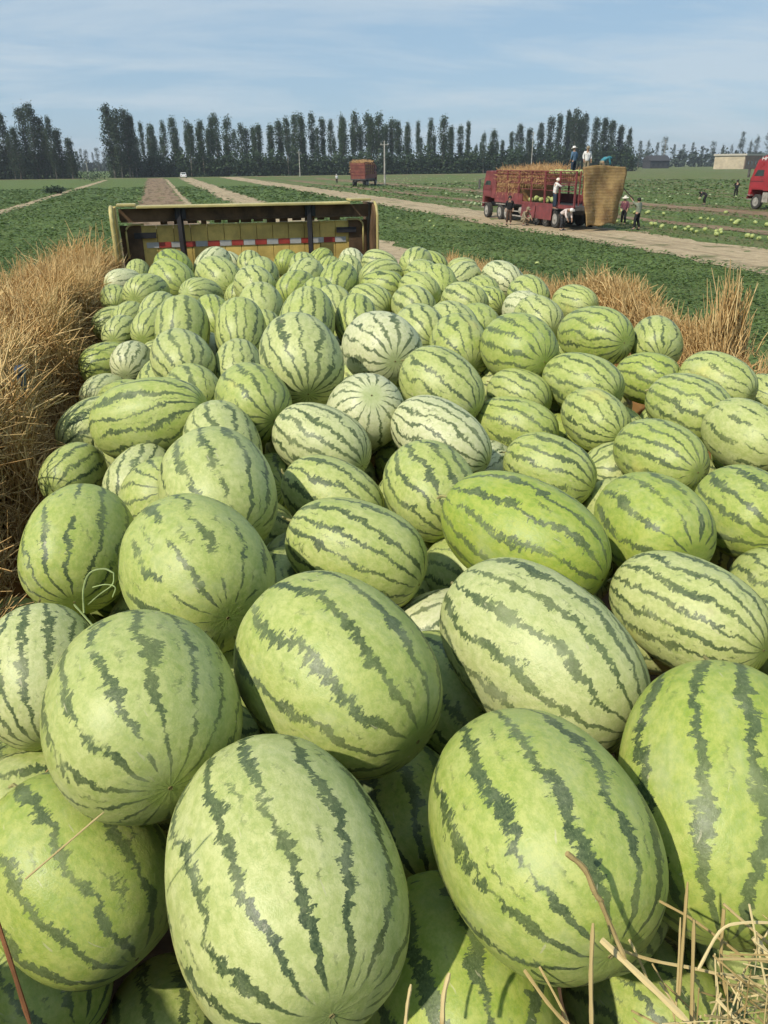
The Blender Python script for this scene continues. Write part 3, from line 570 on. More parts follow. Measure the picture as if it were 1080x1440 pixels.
def person(loc, rz, pose, label, shirt, trousers, hat=None, hat_kind=None, scale=1.0, group='melon pickers and loaders'):
    J = {k: Vector(v) for k, v in POSES[pose].items()}
    ax = (J['chest']-J['waist']).normalized(); lat = Vector((1, 0, 0))
    J['sl'] = J['chest']+ax*0.09-lat*0.17; J['sr'] = J['chest']+ax*0.09+lat*0.17; J['hl'] = J['pelvis']-lat*0.09-Vector((0, 0, 0.03)); J['hr'] = J['pelvis']+lat*0.09-Vector((0, 0, 0.03))
    hd = (J['head']-J['neck']).normalized(); J['crown'] = J['head']+hd*0.115; face = Vector((0, 1, 0)); face = (face-hd*face.dot(hd)*0.85).normalized()
    J['nose'] = J['head']+face*0.105-hd*0.005; J['chin'] = J['head']+face*0.055-hd*0.075
    J['earl'] = J['head']-lat*0.085; J['earr'] = J['head']+lat*0.085
    for s in 'lr': J['t'+s] = J['a'+s]+Vector((0.02 if s == 'r' else -0.02, 0.16, -0.045))
    names = []; idx = {}; rad = []; ed = []
    def add(n, r, p=None):
        idx[n] = len(names); names.append(J[n]); rad.append(r)
        if p: ed.append((idx[p], idx[n]))
    add('pelvis', (0.13, 0.10)); add('waist', (0.12, 0.09), 'pelvis'); add('chest', (0.14, 0.10), 'waist'); add('neck', 0.055, 'chest'); add('head', (0.085, 0.10), 'neck'); add('crown', 0.055, 'head')
    add('chin', 0.03, 'head'); add('nose', 0.014, 'head'); add('earl', 0.014, 'head'); add('earr', 0.014, 'head')
    for s in 'lr':
        add('s'+s, 0.062, 'chest'); add('e'+s, 0.043, 's'+s); add('w'+s, 0.028, 'e'+s); sg = -1 if s == 'l' else 1
        d = (J['w'+s]-J['e'+s]).normalized(); b = Vector((sg, 0, 0)); b = (b-d*b.dot(d)).normalized(); nrm = d.cross(b)
        J['p'+s] = J['w'+s]+d*0.06; add('p'+s, (0.030, 0.018), 'w'+s)
        for k, (off, ln) in enumerate(((-0.028, 0.066), (-0.010, 0.078), (0.010, 0.072), (0.028, 0.056))):
            J['f%d%s' % (k, s)] = J['p'+s]+d*0.035+b*off; J['g%d%s' % (k, s)] = J['p'+s]+d*(0.035+ln*0.8)+b*off*1.15+nrm*sg*0.02
            add('f%d%s' % (k, s), 0.009, 'p'+s); add('g%d%s' % (k, s), 0.007, 'f%d%s' % (k, s))
        J['th'+s] = J['w'+s]+d*0.05-b*sg*sg*0.05*sg; add('th'+s, 0.010, 'w'+s)
        add('h'+s, 0.088, 'pelvis'); add('k'+s, 0.060, 'h'+s); add('a'+s, 0.042, 'k'+s); add('t'+s, 0.035, 'a'+s)
    e = empty('person', loc, rz); e.scale = (scale,)*3; tag(e, label, 'person', group)
    link('body', skin_mesh('body', [tuple(v) for v in names], rad, ed, 0), M_SKIN, e)
    def garment(nm, chain, m):
        pts = []; rr = []; ix = {}; es = []
        for n, r, p in chain:
            ix[n] = len(pts); pts.append(tuple(J[n] if n in J else n)); rr.append(r)
            if p: es.append((ix[p], ix[n]))
        link(nm, skin_mesh(nm, pts, rr, es, 0), m, e)
    J['cl'] = J['el'].lerp(J['wl'], 0.75); J['cr'] = J['er'].lerp(J['wr'], 0.75); J['coll'] = J['chest'].lerp(J['neck'], 0.75); J['hem'] = J['pelvis']-ax*0.02
    garment('shirt', [('waist', (0.165, 0.135), None), ('hem', (0.17, 0.14), 'waist'), ('chest', (0.175, 0.135), 'waist'), ('coll', 0.075, 'chest'), ('sl', 0.085, 'chest'), ('el', 0.063, 'sl'), ('cl', 0.052, 'el'), ('sr', 0.085, 'chest'), ('er', 0.063, 'sr'), ('cr', 0.052, 'er')], cloth(*shirt))
    J['ll'] = J['al']+Vector((0, 0, 0.05)); J['lr'] = J['ar']+Vector((0, 0, 0.05)); J['belt'] = J['pelvis'].lerp(J['waist'], 0.5)
    garment('trousers', [('pelvis', (0.15, 0.125), None), ('belt', (0.145, 0.12), 'pelvis'), ('hl', 0.108, 'pelvis'), ('kl', 0.085, 'hl'), ('ll', 0.068, 'kl'), ('hr', 0.108, 'pelvis'), ('kr', 0.085, 'hr'), ('lr', 0.068, 'kr')], cloth(*trousers))
    for s in 'lr':
        d = J['t'+s]-J['a'+s]; J['x'] = J['a'+s]-d*0.35+Vector((0, 0, -0.045)); pts = [tuple(J['x']), tuple(J['a'+s].lerp(J['t'+s], 0.5)+Vector((0, 0, -0.015))), tuple(J['t'+s]+d*0.25)]
        link('shoe', skin_mesh('shoe', pts, [0.042, 0.05, 0.035], [(0, 1), (1, 2)], 0), M_CHASSIS, e)
    q = hd.to_track_quat('Z', 'Y').to_matrix()
    if hat_kind == 'brim':
        m = MB(); m.lathe([(-0.005, 0.20), (0.012, 0.205), (0.02, 0.115), (0.10, 0.095), (0.125, 0.05)], (0, 0, 0), 'Z', 16)
        m.v = [q @ v+J['head']+hd*0.055 for v in m.v]; m.build('hat', cloth(*hat), e, smooth=False)
    elif hat_kind == 'cap':
        m = MB(); m.lathe([(-0.04, 0.108), (0.02, 0.112), (0.08, 0.09), (0.115, 0.03)], (0, 0, 0), 'Z', 14); m.v = [q @ v+J['head']+hd*0.035 for v in m.v]
        m.box(J['head']+hd*0.05+face*0.14, (0.15, 0.12, 0.015), q); m.build('cap', cloth(*hat), e)
    else:
        m = MB(); m.lathe([(-0.07, 0.088), (0.0, 0.106), (0.07, 0.098), (0.11, 0.06), (0.125, 0.015)], (0, 0, 0), 'Z', 14); m.v = [q @ v+J['head']+hd*0.03-face*0.022 for v in m.v]; m.build('hair', M_HAIR, e, smooth=True)
    return e
BLUE = ('denim_blue', (0.10, 0.17, 0.26)); WHITE = ('white', (0.72, 0.70, 0.68)); JEAN = ('dark_jeans', (0.035, 0.05, 0.075)); GREY = ('grey_green', (0.20, 0.22, 0.17)); BLACK = ('black', (0.02, 0.021, 0.023)); TEAL = ('teal', (0.06, 0.22, 0.27)); BROWN = ('brown', (0.09, 0.055, 0.04))
PURPLE = ('plum', (0.17, 0.07, 0.09)); KHAKI = ('khaki', (0.26, 0.22, 0.15)); CREAM = ('cream', (0.75, 0.70, 0.60)); PINKWHITE = ('pale_pink', (0.66, 0.55, 0.52)); CHAR = ('charcoal', (0.045, 0.045, 0.05))

TOPZ = 2.88
person((22.5, 42.35, TOPZ-0.12), R(20), 'stand', 'person in blue shirt and white brimmed hat standing on the stake truck load', BLUE, JEAN, WHITE, 'brim', 0.9)
person((23.05, 41.9, TOPZ-0.14), R(170), 'stand', 'person in white shirt standing on the stake truck load', WHITE, KHAKI, KHAKI, 'cap', 0.92)
person((23.75, 41.35, TOPZ-0.12), R(-70), 'bend', 'person in teal top bending over the hanging quilt on the truck', TEAL, KHAKI, TEAL, 'cap', 0.86)
person((21.78, 42.9, 1.02), R(-100), 'reach', 'person in pale shirt and dark jeans reaching into the open truck side', WHITE, JEAN, CREAM, 'cap', 1.0)
person((21.60, 41.3, 0.02), R(-160), 'bend', 'person in pale pink shirt stooping at the truck tail wheel', PINKWHITE, CHAR, WHITE, 'cap', 1.0)
person((25.55, 40.2, 0.02), R(25), 'pull', 'bareheaded person in grey green shirt holding the quilt pole', GREY, BLACK, None, None, 1.0)
person((26.9, 43.8, 0.02), R(120), 'stand', 'person in plum top and cream brimmed hat behind the hanging quilt', PURPLE, BLACK, CREAM, 'brim', 0.95)
person((20.6, 46.4, 0.02), R(150), 'stand', 'person all in dark clothes standing by the truck front wheels', BLACK, BROWN, None, None, 0.98)
person((21.2, 45.5, 0.02), R(200), 'crouch', 'person in dusty pale clothes crouching beside the truck fuel tank', KHAKI, KHAKI, KHAKI, 'cap', 1.0)
person((57.2, 72.6, 0.02), R(-40), 'reach', 'person in black walking through the picked rows near the red cab', BLACK, BLACK, None, None, 1.0)
person((46.0, 62.3, 0.02), R(70), 'bend', 'person in dark clothes stooping over melons in the picked rows', CHAR, BLACK, None, None, 0.9)
person((34.2, 160.0, 0.02), R(10), 'stand', 'person in white shirt standing far off near the remote cargo truck', WHITE, BLACK, WHITE, 'cap', 1.0)
tag(MB().tube([(24.9, 40.9, 2.15), (25.35, 40.55, 1.62), (25.55, 40.45, 1.2)], 0.035, 6).build('quilt_pole', plain('dark_wood', (0.06, 0.045, 0.035), 0.8, 0.2)), 'dark wooden pole propping the hanging quilt', 'pole')

# ================================================================ melons
def melon_mat():
    t = NT('watermelon_rind', 0.42, 0.36); P = t.coord('Object'); x, y, z = t.xyz(P)[:3]
    oi = t.n.new('ShaderNodeObjectInfo'); c = t.n.new('ShaderNodeSeparateColor'); t.l.new(oi.outputs['Color'], c.inputs[0])
    tint, cnt, thick, seed = c.outputs[0], t.math('ROUND', t.math('MULTIPLY', c.outputs[1], 20.0)), c.outputs[2], t.math('MULTIPLY', oi.outputs['Alpha'], 97.0)
    cream = t.ramp(tint, 0.2, 0.0); tint = t.math('MULTIPLY', t.math('SUBTRACT', tint, 0.2, clamp=True), 1.25)   # below 0.2 the rind goes from pale green to cream
    phi = t.math('ARCTAN2', y, x)
    def N(s, d, r=0.55, o=0.0): return t.math('SUBTRACT', t.noise(P, s, d, r, t.math('ADD', seed, o)), 0.5)
    rho = t.math('SQRT', t.math('ADD', t.math('MULTIPLY', x, x), t.math('MULTIPLY', y, y)))   # 0 at the ends, 1 at the waist
    wide = N(1.5, 2); jag = N(7.0, 4, 0.65, 7.0)
    Ps = t.vmul(P, (5.0, 5.0, 21.0)); jag2 = t.math('SUBTRACT', t.noise(Ps, 1.0, 5, 0.72, t.math('ADD', seed, 3.0)), 0.5)   # teeth that run across the stripes
    warp = t.math('ADD', t.math('MULTIPLY', wide, 0.70), t.math('ADD', t.math('MULTIPLY', jag, 0.26), t.math('MULTIPLY', jag2, 0.40)))
    warp = t.math('MULTIPLY', warp, t.ramp(rho, 0.05, 0.75))
    ang = t.math('MULTIPLY', t.math('ADD', phi, warp), cnt)
    s = t.math('COSINE', ang)
    brk = N(2.3, 3, 0.55, 21.0)
    thr = t.math('ADD', t.math('SUBTRACT', 1.15, t.math('MULTIPLY', thick, 0.95)), t.math('MULTIPLY', brk, t.ramp(t.noise(None, 1, 0, 0.5, t.math('ADD', seed, 0.37)), 0.35, 0.65, 1.0, 2.1)))
    thr = t.math('ADD', thr, t.ramp(rho, 0.55, 0.10, 0.0, 0.30))
    mask = t.ramp(s, t.math('SUBTRACT', thr, 0.04), t.math('ADD', thr, 0.16))
    # thin secondary lines between the broad stripes
    s2 = t.math('COSINE', t.math('ADD', ang, math.pi)); m2 = t.math('MULTIPLY', t.ramp(s2, 0.93, 0.99), t.ramp(N(3.2, 3, 0.6, 33.0), 0.02, 0.16))
    # loose flecks
    fl = t.math('MULTIPLY', t.ramp(N(7.5, 3, 0.6, 41.0), 0.235, 0.27), 0.6)
    mask = t.math('MAXIMUM', mask, t.math('MAXIMUM', t.math('MULTIPLY', m2, 0.8), fl))
    spk = t.noise(P, 75, 2, 0.6, seed); mott = N(30, 4, 0.7, 5.0); cloud = N(2.2, 4, 0.6, 13.0); vein = N(11, 4, 0.75, 17.0)
    pale = t.mix(t.ramp(vein, -0.16, 0.16), (0.365, 0.410, 0.135), (0.515, 0.530, 0.230)); lime = t.mix(t.ramp(vein, -0.16, 0.16), (0.225, 0.315, 0.030), (0.365, 0.410, 0.064))
    base = t.mix(t.math('ADD', tint, t.math('MULTIPLY', cloud, 0.9), clamp=True), pale, lime)
    base = t.mix(t.math('MULTIPLY', cream, 0.85), base, t.mix(t.ramp(vein, -0.16, 0.16), (0.52, 0.53, 0.30), (0.64, 0.62, 0.41)))
    base = t.mix(t.ramp(mott, 0.08, 0.22, 0.0, 0.22), base, (0.25, 0.35, 0.10))
    dark = t.mix(t.ramp(mott, -0.14, 0.14), (0.020, 0.042, 0.016), (0.078, 0.108, 0.044)); dark = t.mix(t.math('MULTIPLY', t.ramp(cloud, -0.05, 0.25), 0.8), dark, (0.105, 0.145, 0.062))
    base = t.mix(t.ramp(spk, 0.60, 0.70, 0.0, 0.40), base, (0.27, 0.34, 0.10)); dark = t.mix(t.ramp(spk, 0.57, 0.68, 0.0, 0.6), dark, (0.19, 0.24, 0.10))
    vo = t.n.new('ShaderNodeTexVoronoi'); vo.feature = 'DISTANCE_TO_EDGE'; vo.inputs['Scale'].default_value = 9.0
    pv = t.n.new('ShaderNodeVectorMath'); pv.operation = 'ADD'; t.l.new(P, pv.inputs[0]); nz = t.n.new('ShaderNodeTexNoise'); nz.inputs['Scale'].default_value = 14; nz.inputs['Detail'].default_value = 2; t.l.new(P, nz.inputs['Vector'])
    sc = t.n.new('ShaderNodeVectorMath'); sc.operation = 'SCALE'; t.l.new(nz.outputs['Color'], sc.inputs[0]); sc.inputs['Scale'].default_value = 0.16; t.l.new(sc.outputs[0], pv.inputs[1]); t.l.new(pv.outputs[0], vo.inputs['Vector'])
    net = t.math('MULTIPLY', t.ramp(vo.outputs['Distance'], 0.055, 0.0), t.ramp(cloud, -0.15, 0.15, 0.10, 0.42)); base = t.mix(net, base, (0.22, 0.31, 0.085))   # fine green netting of the rind
    # green darkens towards the blossom end
    end = t.math('MULTIPLY', t.ramp(rho, 0.50, 0.05), 0.45); base = t.mix(end, base, (0.235, 0.325, 0.070))
    col = t.mix(t.math('MULTIPLY', mask, t.ramp(N(1.3, 2, 0.5, 61.0), -0.22, 0.10, 0.72, 0.98)), base, dark)
    # field spot and dry scuffs that belong to the rind
    spot = t.ramp(t.math('ADD', x, t.math('MULTIPLY', N(3, 4, 0.6, 55.0), 0.5)), 0.86, 1.02); spot = t.math('MULTIPLY', spot, t.ramp(t.noise(None, 1, 0, 0.5, seed), 0.60, 0.66))
    col = t.mix(t.math('MULTIPLY', spot, 0.6), col, (0.58, 0.54, 0.16))
    scf = t.math('MULTIPLY', t.ramp(N(3.6, 5, 0.82, 71.0), 0.15, 0.30), 0.55); col = t.mix(scf, col, (0.47, 0.40, 0.27))
    Pl = t.vmul(P, (26.0, 5.0, 3.0)); scr = t.math('MULTIPLY', t.ramp(t.noise(Pl, 1.0, 2, 0.5, t.math('ADD', seed, 5.5)), 0.70, 0.74), 0.5); col = t.mix(scr, col, (0.50, 0.46, 0.30))
    soil = t.math('MULTIPLY', t.ramp(N(1.7, 5, 0.78, 83.0), 0.10, 0.26), 0.42); col = t.mix(soil, col, (0.33, 0.27, 0.155))
    bloom = t.math('MULTIPLY', t.ramp(N(2.0, 5, 0.65, 91.0), -0.02, 0.30), 0.42); col = t.mix(bloom, col, (0.44, 0.47, 0.29))
    tonev = t.ramp(t.noise(None, 1, 0, 0.5, t.math('ADD', seed, 0.71)), 0.3, 0.7, 0.0, 0.30, False); col = t.mix(tonev, col, t.mix(0.5, col, (0.30, 0.36, 0.13)))
    t.color(col); t.rough(t.math('ADD', t.ramp(vein, -0.2, 0.2, 0.38, 0.50), t.math('MULTIPLY', bloom, 0.35)))
    b = t.math('ADD', t.math('MULTIPLY', vein, 0.6), t.math('ADD', t.math('MULTIPLY', s, 0.05), t.math('MULTIPLY', mott, 0.10))); t.bump(b, 0.10, 0.03)
    return t.m
M_MELON = melon_mat()
def melon_mesh(seed):
    rg = np.random.default_rng(seed); nu, nv = 48, 30; V = []; rib = rg.integers(7, 11); ph = rg.uniform(0, 6.28, 4); sk = rg.normal(size=2)*0.045; eg = rg.normal()*0.055
    for j in range(nv+1):
        th = math.pi*j/nv; ct, st = math.cos(th), math.sin(th)
        for i in range(nu):
            a = 2*math.pi*i/nu; r = abs(st)**0.80*(1+0.006*math.cos(rib*a+ph[0])+0.012*math.cos(2*a+ph[1])+0.010*math.cos(3*a+ph[2])*st)*(1+eg*ct)
            z = math.copysign(abs(ct)**0.95, ct)*(1.0-0.018*math.exp(-(st/0.10)**2)); V.append((r*math.cos(a)+sk[0]*math.sin(th*2), r*math.sin(a)+sk[1]*math.sin(th*2), z))
    F = [(j*nu+i, (j+1)*nu+i, (j+1)*nu+(i+1) % nu, j*nu+(i+1) % nu) for j in range(nv) for i in range(nu)]
    me = bpy.data.meshes.new('watermelon'); me.from_pydata(V, [], F); bm = bmesh.new(); bm.from_mesh(me); bmesh.ops.remove_doubles(bm, verts=bm.verts, dist=1e-4); bmesh.ops.recalc_face_normals(bm, faces=bm.faces); bm.to_mesh(me); bm.free()
    me.polygons.foreach_set('use_smooth', [True]*len(me.polygons)); me.materials.append(M_MELON); return me
MELONS = [melon_mesh(s) for s in range(12)]
M_SCAR = plain('dry_scar', (0.20, 0.17, 0.07), 0.8, 0.2, 0.3, 40); M_STEM = plain('dry_stem', (0.28, 0.26, 0.11), 0.8, 0.2, 0.3, 40)
_sc = MB().lathe([(-0.02, 0.028), (0.006, 0.022), (0.000, 0.008)], (0, 0, 0.985), 'Z', 10).mesh('blossom_scar'); _sc.materials.append(M_SCAR)
_st = MB().tube([(0, 0, -0.97), (0.01, 0, -1.04), (0.05, 0.02, -1.12), (0.13, 0.03, -1.15)], [0.05, 0.03, 0.024, 0.018], 6).mesh('stem'); _st.materials.append(M_STEM)
def melon(p, b, ratio, ax, tint, cnt, thick, label, group=None, detail=True, roll=None, name='watermelon'):
    o = bpy.data.objects.new(name, random.choice(MELONS)); COL.objects.link(o)
    q = Vector(ax).to_track_quat('Z', 'Y').to_matrix() @ Matrix.Rotation(random.uniform(0, 6.28) if roll is None else roll, 3, 'Z')
    o.matrix_world = Matrix.Translation(p) @ q.to_4x4() @ Matrix.Diagonal((b, b, b*ratio, 1)); o.color = (0.2+0.8*tint if tint >= 0 else max(0.0, 0.2+tint), cnt/20.0, thick, random.random())
    tag(o, label, 'watermelon', group)
    if detail:
        link('blossom_scar', _sc, None, o); link('stem', _st, None, o)
    return o
